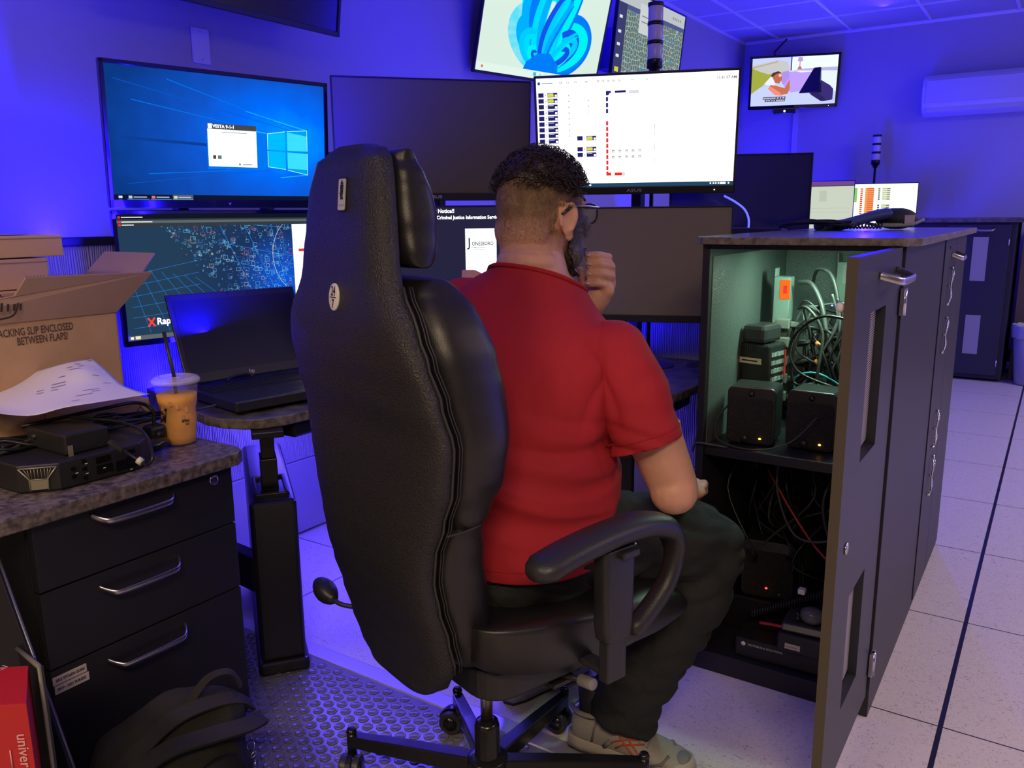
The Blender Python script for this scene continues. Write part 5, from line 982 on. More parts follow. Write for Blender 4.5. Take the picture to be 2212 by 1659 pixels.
# seat
mb = MB(); rg = []; N = 26
for k in range(N+1):
    t = k/N; y = -.15+.49*(.5-.5*cos(pi*t)); e = sin(pi*t)**.42 if 0 < k < N else .2
    zt = .508+.006*cos(2*pi*t)-(.02 if t > .85 else 0)*(t-.85)/.15; zb = .382+.048*max(0, .7-t)/.7; bol = .056*max(0, min(1, (.85-t)/.5)); zc = (zt+zb)/2; hz = (zt-zb)/2*e; hw = (.252-.05*max(0, .3-t)/.3)*(.86+.14*e)
    rg.append([Vector((hw*(abs(cos(a))**.5)*(1 if cos(a) > 0 else -1), y, zc+hz*(abs(sin(a))**.75)*(1 if sin(a) > 0 else -1)+(bol*abs(cos(a))**1.5 if sin(a) > -.2 else 0))) for a in [2*pi*i/44 for i in range(44)]])
mb.rings(rg); seat = obj('seat', mb, leather, chr_)
mb = MB(); mb.prism(rrect(-.15, .19, -.13, .28, .06), .372, .43); obj('seat_pan', mb, plast, chr_, bevel=.006)
mb = MB(); mb.bb(-.065, .09, -.04, .14, .338, .375); obj('tilt_mechanism', mb, plast, chr_, bevel=.012)
mb = MB(); mb.bb(-.04, .04, -.18, -.02, .372, .40); obj('back_bracket', mb, plast, chr_, bevel=.008)
for s_ in (-1, 1):
    arm = MB(); pts = [Vector((s_*.312, y, z)) for y, z in ((-.135, .668), (-.06, .684), (.04, .694), (.12, .690), (.175, .668), (.198, .620), (.178, .565), (.125, .520), (.085, .500))]
    sp = smooth_path(pts, 5); rg = []; n_ = len(sp)
    for i, c in enumerate(sp):
        u = i/(n_-1); t_v = (sp[min(i+1, n_-1)]-sp[max(i-1, 0)]).normalized(); sx_ = Vector((1, 0, 0)); up_ = sx_.cross(t_v).normalized()*(-1)
        wd = (.040 if u < .5 else .040-.018*min(1, (u-.5)/.15)) * min(1, .45+u*14, .5+(1-u)*12); hh = (.021 if u < .5 else .0165)*min(1, .45+u*14, .5+(1-u)*12)
        rg.append([c+sx_*wd*.86*cos(a)*(abs(cos(a))**-.15 if abs(cos(a)) > .01 else 1)+up_*hh*sin(a) for a in [2*pi*j/18 for j in range(18)]])
    arm.rings(rg); ar = obj('armrest', arm, plast, chr_)
    mb = MB(); mb.rings([[Vector((s_*(.312+x), .045+y, z)) for x, y in rrect(-.018, .018, -wq, wq, .010)] for wq, z in ((.030, .505), (.034, .53), (.037, .67))]); obj('arm_sleeve', mb, plast, ar, bevel=.002)
    mb = MB(); mb.bb(s_*.312-.011, s_*.312+.011, .022, .068, .425, .52); mb.bb(min(s_*.225, s_*.312), max(s_*.225, s_*.312), .03, .06, .428, .440); obj('arm_bracket', mb, plast, ar, bevel=.003)
    mb = MB(); mb.bb(s_*.335-.01, s_*.335+.01, .035, .075, .655, .668); obj('height_button', mb, plast, ar, bevel=.004)
    mb = MB(); mb.cyl((s_*.30, .10, .655), (s_*.30, .112, .655), .004, n=10); obj('bolt', mb, chrome, ar)
mb = MB(); mb.tube([Vector((.08, .06, .345)), Vector((.16, .065, .352)), Vector((.205, .07, .362))], .0055, 8); mb.prism([(.10, .02), (.17, .035), (.17, .09), (.10, .10)], .338, .346); lv = obj('lever', mb, plast, chr_)
mb = MB(); mb.cyl((.203, .07, .362), (.238, .073, .366), .0115, n=18); obj('lever_knob', mb, mat('knob_grey', (.24, .23, .22), .5), lv, bevel=.003)
mb = MB(); rg = []
for k in range(13): t = k/12; rg.append([Vector((-.335+.075*t, -.20, .440-.012*t))+Vector((0, cos(a), sin(a)))*(.0205*sin(pi*min(1, .12+t*.85))**.7+.003) for a in [2*pi*i/20 for i in range(20)]])
mb.rings(rg); bl = obj('air_pump_bulb', mb, mat('rubber_bulb', (.012, .012, .012), .38), chr_)
mb = MB(); mb.cyl((-.345, -.20, .441), (-.333, -.20, .440), .006, n=12); obj('valve', mb, mat('valve_grey', (.25, .24, .2), .5), bl)
mb = MB(); mb.tube([Vector((-.262, -.20, .428)), Vector((-.235, -.19, .424)), Vector((-.19, -.15, .42))], .005, 8, sub=4); obj('pump_hose', mb, plast, bl)
mb = MB(); mb.cyl((0, 0, .195), (0, 0, .342), .0125, n=24); obj('gas_piston', mb, mat('piston', (.7, .65, .55), .25, 1), chr_)
mb = MB(); mb.lathe([(.024, .075), (.029, .08), (.029, .12), (.026, .125), (.026, .190), (.023, .200), (.013, .202)], 28); obj('column_tube', mb, mat('gloss_black', (.01, .01, .01), .22), chr_)
gbl = MATS['gloss_black']
mb = MB(); mb.lathe([(.02, .068), (.042, .072), (.042, .118), (.03, .124)], 28); obj('base_hub', mb, gbl, chr_, bevel=.002)
for k, (wa, ln) in enumerate(((34, .325), (88, .30), (141, .262), (196, .315), (290, .30))):
    a = R(wa)-CRZ; d = Vector((cos(a), sin(a), 0)); n_ = Vector((-sin(a), cos(a), 0)); mb = MB()
    mb.rings([[d*q+n_*(s1*w_)+Vector((0, 0, z)) for s1, z in ((-1, zb), (1, zb), (1, zt), (-1, zt))] for q, w_, zb, zt in ((.03, .016, .078, .116), (ln*.6, .0145, .078, .112), (ln, .0125, .080, .106))], 0, False); lg_ = obj('base_leg', mb, gbl, chr_, bevel=.003)
    mb = MB(); e = d*ln; mb.cyl(e+Vector((0, 0, .055)), e+Vector((0, 0, .113)), .0105, n=16); mb.lathe([(.010, .108), (.012, .112), (.009, .119), (.001, .121)], 16, 0, (e.x, e.y, 0)); obj('caster_socket', mb, gbl, lg_)
    sw = a+R((-60, 95, 60, 100, 0)[k]); cd_ = Vector((cos(sw), sin(sw), 0)); cn = Vector((-sin(sw), cos(sw), 0)); cc = e+cd_*.014+Vector((0, 0, .0285+MATZ))
    for s1 in (-1, 1):
        mb = MB(); mb.cyl(cc+cn*s1*.006, cc+cn*s1*.022, .0275, n=28); ca = obj('caster_wheel', mb, mat('caster', (.03, .028, .03), .4), lg_, bevel=.002)
        mb = MB(); mb.cyl(cc+cn*s1*.022, cc+cn*s1*.0235, .017, n=24); obj('wheel_cap', mb, gbl, lg_)
    mb = MB(); mb.rings([[cc+cd_*(r_*cos(t))+Vector((0, 0, r_*sin(t)))+cn*s1 for t in [R(10+i*18) for i in range(9)] for r_ in ([.032] if True else [])]+[cc+cd_*(.028*cos(t))+Vector((0, 0, .028*sin(t)))+cn*s1 for t in [R(154-i*18) for i in range(9)]] for s1 in (-.006, .006)], 0, False); obj('caster_hood', mb, gbl, lg_)

# ================================================================ backpack in front of the drawers
def remesh(mb, vox, smooth=0, disp=None):
    me = mb.mesh('r'); o = bpy.data.objects.new('r', me); COL.objects.link(o)
    m = o.modifiers.new('r', 'REMESH'); m.mode = 'VOXEL'; m.voxel_size = vox; m.use_smooth_shade = True
    if smooth: s_ = o.modifiers.new('s', 'SMOOTH'); s_.iterations = smooth; s_.factor = .5
    bpy.context.view_layer.update(); dg = bpy.context.evaluated_depsgraph_get(); n = bpy.data.meshes.new_from_object(o.evaluated_get(dg)); bpy.data.objects.remove(o); bpy.data.meshes.remove(me)
    if disp:
        n.update(); nv = [v.normal.copy() for v in n.vertices]
        for v, nn_ in zip(n.vertices, nv): v.co += nn_*disp(v.co, nn_)
        n.update()
    for p in n.polygons: p.use_smooth = True
    return n
cloth = mat('backpack_cloth', (.022, .021, .016), .85, bump=('noise', 500, .6)); strapm = mat('backpack_strap', (.030, .028, .022), .8, bump=('wave', 200, .6, 0))
bc_ = Vector((-1.385, .845, .003))
bpk = thing('backpack', 'dark backpack standing on the floor in front of the bottom drawer, straps on top', 'backpack', tuple(bc_), R(84))
mb = MB(); mb.ell((0, 0, .15), (.155, .085, .135), 24, 14); mb.ell((0, .0, .08), (.165, .095, .078), 24, 12); mb.ell((.07, -.01, .20), (.08, .07, .065)); mb.ell((-.075, .01, .19), (.08, .07, .07)); mb.ell((0, -.05, .12), (.12, .06, .09))
obj('bag_body', remesh(mb, .006, 6, lambda c, n_: .006*mnoise.noise(c*14)+.003*mnoise.noise(c*38)), cloth, bpk)
def strap(pts, w_, th_, name='strap', m=None, par=bpk):
    sp = smooth_path([Vector(p) for p in pts], 6); rg = []
    for i, c in enumerate(sp):
        t = (sp[min(i+1, len(sp)-1)]-sp[max(i-1, 0)]).normalized(); s_ = t.cross(Vector((.2, -.5, .9))).normalized(); u = s_.cross(t)
        rg.append([c+s_*x*w_+u*y*th_ for x, y in ((-.5, -.5), (.5, -.5), (.5, .5), (-.5, .5))])
    mb = MB(); mb.rings(rg, 0, False); return obj(name, mb, m or strapm, par, bevel=.001)
strap(((-.16, -.03, .18), (-.11, -.06, .235), (-.03, -.06, .270), (.05, -.05, .262), (.12, -.04, .235), (.165, -.02, .19)), .030, .008)
strap(((-.165, -.05, .12), (-.14, -.075, .20), (-.06, -.09, .235), (.03, -.10, .225), (.11, -.09, .20), (.17, -.05, .17)), .034, .009)
strap(((.02, -.03, .262), (.07, -.02, .295), (.12, -.02, .288), (.145, -.02, .245)), .016, .005, 'carry_handle')
strap(((-.12, -.08, .20), (-.10, -.10, .15), (-.11, -.11, .09)), .02, .004, 'side_strap'); strap(((-.155, -.06, .215), (-.165, -.07, .16), (-.15, -.09, .10)), .012, .003, 'side_strap')
mb = MB(); mb.ell((.03, -.108, .125), (.062, .022, .052), 20, 12); obj('front_pocket', mb, mat('pocket_black', (.005, .005, .006), .7), bpk)
mb = MB()
def dots(a, b):
    a, b = Vector(a), Vector(b); n_ = max(2, int((b-a).length/.0042))
    for i in range(n_): p = a.lerp(b, i/n_); q = a.lerp(b, (i+.55)/n_); mb.tube([p, q], .0007, 4)
yq = -.1318
for a, b in (((-.015, yq+.006, .125), (-.015, yq+.004, .142)), ((-.015, yq+.004, .142), (.025, yq, .146)), ((-.015, yq+.006, .125), (.012, yq, .125)), ((.012, yq, .125), (.012, yq+.002, .112)), ((.025, yq, .146), (.026, yq, .130)), ((.03, yq, .124), (.03, yq+.001, .112)), ((.03, yq+.001, .112), (.055, yq+.006, .118)), ((.055, yq+.006, .118), (.064, yq+.01, .136)), ((.052, yq+.003, .126), (.056, yq+.006, .142))): dots(a, b)
obj('stitched_emblem', mb, mat('stitch', (.35, .32, .25), .6), bpk)
kc = thing('key_chain', 'thin metal chain with ring dangling on the backpack\'s right side', 'key chain', tuple(bpk.location+Vector((.10, .105, .12)))); rq = random.Random(3)
for i in range(11):
    a = i*1.3; mb = MB(); c = Vector((.012*sin(i*.7)+.004*i, -.004*i, .03-.014*i)); u = Vector((cos(a), sin(a), .2)).normalized(); v_ = Vector((.1, .2, 1)).normalized()
    rr = .012 if i == 0 else .0055; mb.tube([c+u*rr*cos(t)+v_*rr*sin(t) for t in [2*pi*j/14 for j in range(14)]], .0011, 6, closed=True); obj('chain_ring', mb, chrome, kc)
# ================================================================ the seated man
PR = W(.0, 1.58, 0)
man = thing('person', 'bearded man in red t-shirt, dark trousers and glasses, seated, hand at his mouth', 'person', tuple(PR))
def w(L_, D_, z_): return W(L_, D_, z_)-PR
def lim(mb, pts, rad_, n=20):
    pts = [Vector(p) for p in pts]; mb.tube(pts, list(rad_), n)
    for p, r_ in zip(pts, rad_): mb.ell(p, (r_, r_, r_), 16, 10)
def axes(phi):      # right / forward vectors of a body part turned phi degrees to the right of the view direction
    a = R(phi); return (W(cos(a), -sin(a), 0)), (W(sin(a), cos(a), 0))
def oring(c, a, b, phi, tilt=0, n=40, e=.85, fwd=0):
    r_, f_ = axes(phi); out = []
    for i in range(n):
        t = 2*pi*i/n; x = a*(abs(cos(t))**e)*(1 if cos(t) > 0 else -1); y = b*(abs(sin(t))**e)*(1 if sin(t) > 0 else -1)
        out.append(c+r_*x+f_*(y+fwd)+Vector((0, 0, -x*tilt)))
    return out
skin = mat('skin', (.56, .29, .20), .5, col2=(.62, .33, .23), cscale=14, sss=.12, bump=('noise', 180, .08))
# -- head frame
HP = 45; hr, hf = axes(HP); HT = R(6); hu = Vector((0, 0, 1))*cos(HT)+hf*sin(HT); hf2 = hf*cos(HT)-Vector((0, 0, 1))*sin(HT); HC = w(.064, 1.695, 1.224)
HQ = Matrix((hr, hf2, hu)).transposed()
def hp(x, y, z): return HC+HQ @ Vector((x, y, z))
mb = MB()
mb.ell(hp(0, -.008, .008), (.078, .095, .100), 32, 20, q=HQ); mb.ell(hp(0, .015, -.02), (.070, .078, .085), 28, 16, q=HQ); mb.ell(hp(0, -.052, -.045), (.066, .045, .055), q=HQ)
mb.ell(hp(0, .042, -.072), (.054, .052, .046), 24, 14, q=HQ); mb.ell(hp(0, .072, -.095), (.026, .022, .020), q=HQ)                   # jaw, chin
mb.ell(hp(0, .078, .022), (.052, .018, .012), q=HQ)                                                                     # brow
for s_ in (-1, 1): mb.ell(hp(s_*.042, .066, -.022), (.022, .022, .020), q=HQ)                                              # cheeks
mb.rings([[hp(x*k, .088+y*k2, z) for x, y in ((-.5, -.4), (.5, -.4), (.25, .5), (-.25, .5))] for z, k, k2 in ((.012, .014, .012), (-.012, .022, .026), (-.030, .036, .036), (-.036, .026, .020))], 0, True)   # nose
mb.ell(hp(0, .112, -.028), (.011, .011, .010), q=HQ)
for z, r_ in ((-.052, .007), (-.064, .008)): mb.ell(hp(0, .088, z), (.024, .012, r_), q=HQ)                                    # lips
eq = HQ @ Matrix.Rotation(R(0), 3, 'Z')
for s_ in (-1, 1):
    q2 = HQ @ Matrix.Rotation(s_*R(-24), 3, 'Z') @ Matrix.Rotation(R(-8), 3, 'X')
    mb.ell(hp(s_*.083, -.010, -.022), (.0065, .017, .031), 18, 12, q=q2); mb.ell(hp(s_*.081, -.003, -.050), (.006, .009, .013), q=q2)
    c0 = hp(s_*.088, -.016, -.018); mb.tube([c0+q2 @ Vector((0, .016*cos(t), .029*sin(t))) for t in [R(-60+i*22) for i in range(14)]], .0036, 8)
# neck and trunk
mb.tube([hp(0, -.012, -.04), hp(0, -.022, -.085), w(.045, 1.655, 1.09), w(.04, 1.64, 1.03)], [.062, .064, .074, .10], 28)
mb.ell(w(.035, 1.645, 1.118), (.068, .062, .045), q=HQ)
TR = [(.50, -.005, 1.585, .17, .135, 47, 0), (.56, .0, 1.595, .185, .155, 46, 0), (.64, .01, 1.60, .185, .162, 44, 0), (.74, .018, 1.605, .178, .155, 42, .02), (.84, .024, 1.612, .178, .135, 40, .08), (.92, .03, 1.62, .185, .122, 38, .14), (.98, .038, 1.628, .185, .110, 38, .20), (1.03, .045, 1.635, .16, .092, 38, .22), (1.07, .048, 1.645, .105, .078, 38, .22), (1.10, .05, 1.65, .07, .066, 40, .12)]
mb.rings([oring(w(L_, D_, z), a, b, ph, ti) for z, L_, D_, a, b, ph, ti in TR])
# right arm resting on the thigh
RS, RE, RW = w(.195, 1.545, .985), w(.312, 1.528, .697), w(.366, 1.70, .618)
lim(mb, [RS, RS.lerp(RE, .35)+w(.012, 1.58, 0)-w(0, 1.58, 0), RS.lerp(RE, .7), RE], [.062, .060, .054, .047]); lim(mb, [RE, RE.lerp(RW, .3), RW], [.047, .044, .028])
mb.ell(RE+(w(.0, 1.57, -.012)-w(0, 1.58, 0)), (.047, .047, .044))
# left arm raised to the mouth
LS, LE, LW = w(-.092, 1.735, 1.045), w(.05, 1.905, .865), at(1284, 652, 1.80)-PR
lim(mb, [LS, LS.lerp(LE, .5), LE], [.060, .052, .042]); lim(mb, [LE, LE.lerp(LW, .3), LW], [.042, .042, .028])
# legs under the trousers
for hpq, kn, an in ((w(.085, 1.53, .545), w(.438, 1.72, .49), w(.245, 1.675, .10)), (w(-.07, 1.66, .545), w(.20, 1.95, .49), w(.02, 1.90, .10))): lim(mb, [hpq, kn, an], [.085, .055, .036])
def finger(p, r_): lim(mb, p, r_, 12)
# right hand lying over the knee: five fingers draped down
kr, kf = axes(20)
hc = w(.392, 1.752, .605)
mb.ell(hc, (.040, .036, .020), q=Matrix((kr, kf, Vector((0, 0, 1)))).transposed())
mb.tube([RW, hc], [.027, .03], 14)
for i, (o_, ln) in enumerate(((-.030, .9), (-.010, 1), (.010, .95), (.029, .75))):
    a = hc+kr*o_+kf*.028+Vector((0, 0, .004)); b = a+kf*.030*ln+Vector((0, 0, .002)); c = b+kf*.022*ln+Vector((0, 0, -.010)); d = c+kf*.010*ln+Vector((0, 0, -.020)); finger([a, b, c, d], [.0095, .009, .0085, .0075])
a = hc-kr*.036-kf*.008; finger([a, a-kr*.018+kf*.020, a-kr*.022+kf*.044+Vector((0, 0, -.004))], [.012, .0105, .009])
# left hand curled in front of the mouth
palm = [at(1290, 640, 1.80)-PR, at(1302, 612, 1.815)-PR, at(1306, 580, 1.82)-PR]
lim(mb, [LW, palm[0]], [.028, .030]); lim(mb, palm, [.029, .030, .024])
lim(mb, [at(1306, 628, 1.79)-PR, at(1300, 596, 1.80)-PR], [.022, .020])
for i, (y0_, dx_, rr) in enumerate(((556, -4, .0092), (576, 2, .0098), (597, 2, .0098), (618, -4, .0088))):
    mcp = at(1303+dx_, y0_+8, 1.822)-PR; pip = at(1318+dx_, y0_, 1.782)-PR; dip = at(1295+dx_, y0_-5, 1.757)-PR; tip = at(1270+dx_*.5, y0_-4, 1.765)-PR
    finger([mcp, pip], [rr*1.15, rr*1.1]); finger([pip, dip], [rr*1.08, rr*.98]); finger([dip, tip], [rr*.98, rr*.86])
th0 = at(1285, 632, 1.80)-PR; finger([th0, at(1262, 612, 1.80)-PR, at(1252, 586, 1.795)-PR], [.014, .012, .0105])
bme = remesh(mb, .0042, 3, lambda c, n_: .0006*mnoise.noise(c*60))
body = obj('body', bme, skin, man, fixn=False)
from mathutils.bvhtree import BVHTree
bvh = BVHTree.FromPolygons([v.co for v in bme.vertices], [tuple(p.vertices) for p in bme.polygons])
# nails on the raised hand
mb = MB()
for i, (y0_, dx_) in enumerate(((556, -4), (576, 2), (597, 2), (618, -4))): p = at(1272+dx_*.5, y0_-5, 1.757)-PR; mb.ell(p, (.0055, .0045, .003), 10, 6)
obj('fingernails', mb, mat('nail', (.62, .40, .36), .3), man)
# eyes
for s_ in (-1, 1):
    mb = MB(); mb.ell(hp(s_*.032, .071, .002), (.0125, .0125, .0125), 16, 10, q=HQ); ey = obj('eye', mb, mat('eye_white', (.7, .68, .65), .2), man)
    mb = MB(); mb.ell(hp(s_*.032, .0815, .002), (.0055, .003, .0055), 12, 8, q=HQ); obj('iris', mb, mat('iris', (.06, .04, .02), .2), ey)
# -- hair, beard (thin blades set on the head surface)
def surf(d):
    d = (HQ @ Vector(d)).normalized(); o_ = HC+d*.30; h = bvh.ray_cast(o_, -d, .30); return (h[0], h[1]) if h[0] is not None and (h[0]-HC).length < .135 and min((h[0]-q_).length for q_ in palm+[th0]) > .040 else (None, None)
def blades(name, n, pick, ln, wd, flow, m, curl=0, seg=3, lift=.35, seed=1):
    rr = random.Random(seed); mb = MB(); k = 0; tries = 0
    while k < n and tries < n*12:
        tries += 1; u, v = rr.uniform(-pi, pi), rr.uniform(-1, 1); q = sqrt(1-v*v); d = Vector((q*cos(u), q*sin(u), v))
        pr_ = pick(d)
        if rr.random() > pr_: continue
        p, nn_ = surf(d)
        if p is None: continue
        k += 1; fl_ = HQ @ Vector(flow(d)); fl_ = (fl_-nn_*fl_.dot(nn_)); fl_ = fl_.normalized() if fl_.length > 1e-6 else nn_.orthogonal(); fl_ = (fl_+Vector((rr.uniform(-1, 1), rr.uniform(-1, 1), rr.uniform(-1, 1)))*.45).normalized()
        L_ = ln*rr.uniform(.6, 1.25); sd_ = nn_.cross(fl_).normalized(); pts = []
        for i in range(seg+1):
            t = i/seg
            if curl: a = t*curl*rr.choice((1, 1.0)); rad = L_*.22; pos = p+nn_*(.001+L_*lift*t+rad*(1-cos(a))*.6)+fl_*(L_*.25*t+rad*sin(a))+sd_*rad*.5*sin(a*1.3)
            else: pos = p+nn_*(.0006+L_*lift*t)+fl_*L_*t
            pts.append(pos)
        if curl: mb.tube(pts, [wd, wd, wd, wd*.6][:1]*len(pts), 3)
        else:
            w_ = sd_*wd; b0 = len(mb.v); vs = []; 
            for i, c in enumerate(pts): kk = 1-.8*i/seg; vs += [c-w_*kk, c+w_*kk]
            mb.add(vs, [(2*i, 2*i+1, 2*i+3, 2*i+2) for i in range(seg)], 0, True)
    o = obj(name, mb, m, man, fixn=False); o['kind'] = 'stuff'; return o
def hline(d):   # height above which the longer top hair starts, direction space
    return .44+.10*max(0, d.y)
haird = mat('hair_dark', (.035, .023, .014), .45, spec=.6); hairb = mat('hair_brown', (.12, .070, .032), .5, col2=(.22, .14, .065), cscale=60); beardm = mat('beard_hair', (.030, .024, .020), .5, col2=(.16, .14, .12), cscale=160)
# scalp shells so that the skin does not shine through
def shellmesh(name, keep, off_, m, bump_=None):
    vs, idx, fs = [], {}, []
    for p in bme.polygons:
        c = p.center; d = HQ.transposed() @ (c-HC)
        if d.length < .16 and keep(d):
            f = []
            for vi in p.vertices:
                if vi not in idx: v = bme.vertices[vi]; idx[vi] = len(vs); o2_ = off_(HQ.transposed() @ (v.co-HC)); vs.append(v.co+v.normal*o2_)
                f.append(idx[vi])
            fs.append(f)
    me = bpy.data.meshes.new(name); me.from_pydata(vs, [], fs); me.update()
    for p in me.polygons: p.use_smooth = True
    return obj(name, me, m, man, fixn=False)
def topk(d): return d.z > .046+.012*mnoise.noise(d*35)+.16*max(0, d.y-.02) and not (d.y > .075)
cap = shellmesh('hair', topk, lambda d: .002+.008*min(1, max(0, (d.z-.03)/.04))*(1+.6*mnoise.noise(d*50))+.002*mnoise.noise(d*110), haird)
def fadek(d):
    e = -.092
    return d.z <= .066 and d.z > e and d.y < .050-.35*max(0, -d.z) and not (abs(d.x) > .066 and -.036 < d.y < .012 and d.z < .016) and d.y < .05
fm = mat('hair_fade', (.13, .078, .042), .7, col2=(.24, .145, .082), cscale=45, cdet=6, bump=('noise', 300, .5))
_n = fm.node_tree; _b = _n.nodes['Principled BSDF']; _tc = _n.nodes.new('ShaderNodeTexCoord'); _sx = _n.nodes.new('ShaderNodeSeparateXYZ'); _n.links.new(_tc.outputs['Object'], _sx.inputs[0])      # clipped shorter towards the nape: hair thins out into skin
_nz = _n.nodes.new('ShaderNodeTexNoise'); _nz.inputs['Scale'].default_value = 30; _n.links.new(_tc.outputs['Object'], _nz.inputs[0]); _ma = _n.nodes.new('ShaderNodeMath'); _ma.operation = 'MULTIPLY_ADD'; _ma.inputs[1].default_value = .05; _n.links.new(_nz.outputs[0], _ma.inputs[0]); _n.links.new(_sx.outputs[2], _ma.inputs[2])
_mr = _n.nodes.new('ShaderNodeMapRange'); _mr.inputs[1].default_value = 1.165; _mr.inputs[2].default_value = 1.255; _n.links.new(_ma.outputs[0], _mr.inputs[0]); _mx = _n.nodes.new('ShaderNodeMixRGB'); _mx.inputs[1].default_value = (.58, .30, .21, 1); _n.links.new(_mr.outputs[0], _mx.inputs[0]); _n.links.new(_b.inputs['Base Color'].links[0].from_socket, _mx.inputs[2]); _n.links.new(_mx.outputs[0], _b.inputs['Base Color'])
shellmesh('short_hair', fadek, lambda d: .0003+.0010*max(0, min(1, (d.z+.085)/.03)), fm)
blades('hair_curls', 2600, lambda d: 1 if d.z > .44+.35*max(0, d.y) else (.35 if d.z > .30 and d.y < .3 else 0), .030, .0006, lambda d: (d.x*.3, .7, .4-d.z), haird, curl=5.4, seg=9, lift=.5, seed=4)
def sidep(d):
    if d.y > .55 or d.z > .55: return 0
    if abs(d.x) > .82 and d.z < .05 and d.y > -.4: return 0
    return max(0, min(1, (d.z+.62)/.35))*(1 if d.y < .35 else .4)
blades('clipped_hair', 9000, sidep, .0075, .00032, lambda d: (.15*d.x, -.2, -1), hairb, seg=2, lift=.25, seed=8)
def beardp(d):
    if d.y < .16 or d.z > -.06+.35*max(0, abs(d.x)-.5)*2: return 0
    if abs(d.x) < .30 and d.z > -.42 and d.y > .8: return .0
    return 1
shellmesh('beard_base', lambda d: d.z < -.012+.5*max(0, abs(d.x)-.05) and d.y > .014 and d.z > -.135 and not (abs(d.x) < .03 and d.y > .07 and d.z > -.046), lambda d: .0045+.010*max(0, min(1, (-d.z-.04)/.06))+.002*mnoise.noise(d*90), beardm)
blades('beard', 5200, beardp, .019, .00038, lambda d: (.2*d.x, .35, -1), beardm, seg=3, lift=.5, seed=12)
for s_ in (-1, 1): mb = MB(); mb.tube([hp(s_*.014, .092, .026), hp(s_*.032, .088, .032), hp(s_*.050, .074, .026)], [.003, .004, .002], 8, sub=0); obj('eyebrow', mb, haird, man)
# glasses
gm_ = mat('glasses_frame', (.02, .014, .012), .18, coat=.5); gz = .006
mb = MB()
for s_ in (-1, 1):
    c = [hp(s_*(.034+.027*cos(t)*(abs(cos(t))**-.3 if abs(cos(t)) > .05 else 1)), .104-.10*abs((.034+.027*cos(t)))**2*6, gz-.004+.020*sin(t)*(abs(sin(t))**-.25 if abs(sin(t)) > .05 else 1)) for t in [2*pi*i/28 for i in range(28)]]
    mb.tube(c, .0021, 8, closed=True)
mb.tube([hp(-.008, .106, gz+.004), hp(0, .109, gz+.007), hp(.008, .106, gz+.004)], .002, 8); gf = obj('glasses', mb, gm_, man)
for s_ in (-1, 1):
    mb = MB(); mb.tube([hp(s_*.062, .096, gz+.006), hp(s_*.074, .088, gz+.006), hp(s_*.083, .04, gz+.003), hp(s_*.086, .000, gz), hp(s_*.088, -.014, gz-.004), hp(s_*.086, -.034, gz-.018)], [.0032, .003, .0026, .0026, .003, .0032], 8, sub=0); obj('temple', mb, gm_, gf)
    mb = MB(); mb.poly([hp(s_*(.034+.025*cos(t)), .103-.10*abs((.034+.025*cos(t)))**2*6, gz-.004+.018*sin(t)) for t in [2*pi*i/24 for i in range(24)]]); obj('lens', mb, mat('lens_glass', (.8, .82, .85), .05, alpha=.12, spec=.8), gf, fixn=False)
# -- red t-shirt
red = mat('shirt_red', (.34, .010, .020), .82, col2=(.40, .013, .025), cscale=6, bump=('noise', 700, .12)); mb = MB()
SHR = [(.548, -.002, 1.590, .205, .178, 47, 0), (.585, .0, 1.595, .206, .182, 46, 0), (.64, .008, 1.598, .203, .184, 45, 0), (.72, .016, 1.603, .196, .178, 43, .0), (.80, .020, 1.608, .190, .158, 41, .05), (.87, .026, 1.613, .192, .142, 40, .10), (.93, .032, 1.620, .198, .130, 38, .15), (.98, .038, 1.627, .198, .118, 38, .20), (1.025, .044, 1.634, .178, .102, 38, .22), (1.06, .047, 1.642, .135, .090, 38, .22), (1.09, .050, 1.648, .095, .082, 39, .18), (1.125, .053, 1.654, .080, .077, 40, .14)]
mb.rings([oring(w(L_, D_, z), a, b, ph, ti, 48) for z, L_, D_, a, b, ph, ti in SHR])
r38, f38 = axes(38)
mb.ell(w(.155, 1.562, .970), (.072, .072, .052)); mb.ell(w(-.065, 1.712, 1.022), (.075, .075, .054))
SE = w(.263, 1.517, .772)
slv = []
for pts_, rr_ in (([w(.130, 1.575, .972), w(.192, 1.547, .950), w(.230, 1.530, .875), SE+Vector((0, 0, -.02))], [.052, .072, .074, .068]), ([w(-.04, 1.70, 1.02), LS+Vector((0, 0, -.025)), LS.lerp(LE, .35), LS.lerp(LE, .66)], [.055, .070, .070, .064])):
    m2 = MB(); m2.tube(pts_, rr_, 28); m2.ell(pts_[1], (rr_[1],)*3); slv.append(m2)
def fold(c, n_):
    z = c.z; q = Vector((c.x*3.2, c.y*3.2, z*20+c.x*5)); wst = min(1, 1.5*max(0, 1-abs(z-.68)/.20))
    arm_ = max(0, 1-(c-w(.15, 1.55, .86)).length/.16)
    g_ = mnoise.noise(q); f_ = (-max(0, .35-abs(g_))*.040+.006)*wst
    g2 = mnoise.noise(Vector(((c.x+c.y)*9, (c.x-c.y)*20, z*9))); g3 = mnoise.noise(c*5)
    return f_+(-max(0, .3-abs(g2))*.045+.004)*arm_+.005*g3+.0018*mnoise.noise(c*16)
sme = remesh(mb, .0055, 8, fold)
slm = [remesh(q, .0055, 6, fold) for q in slv]
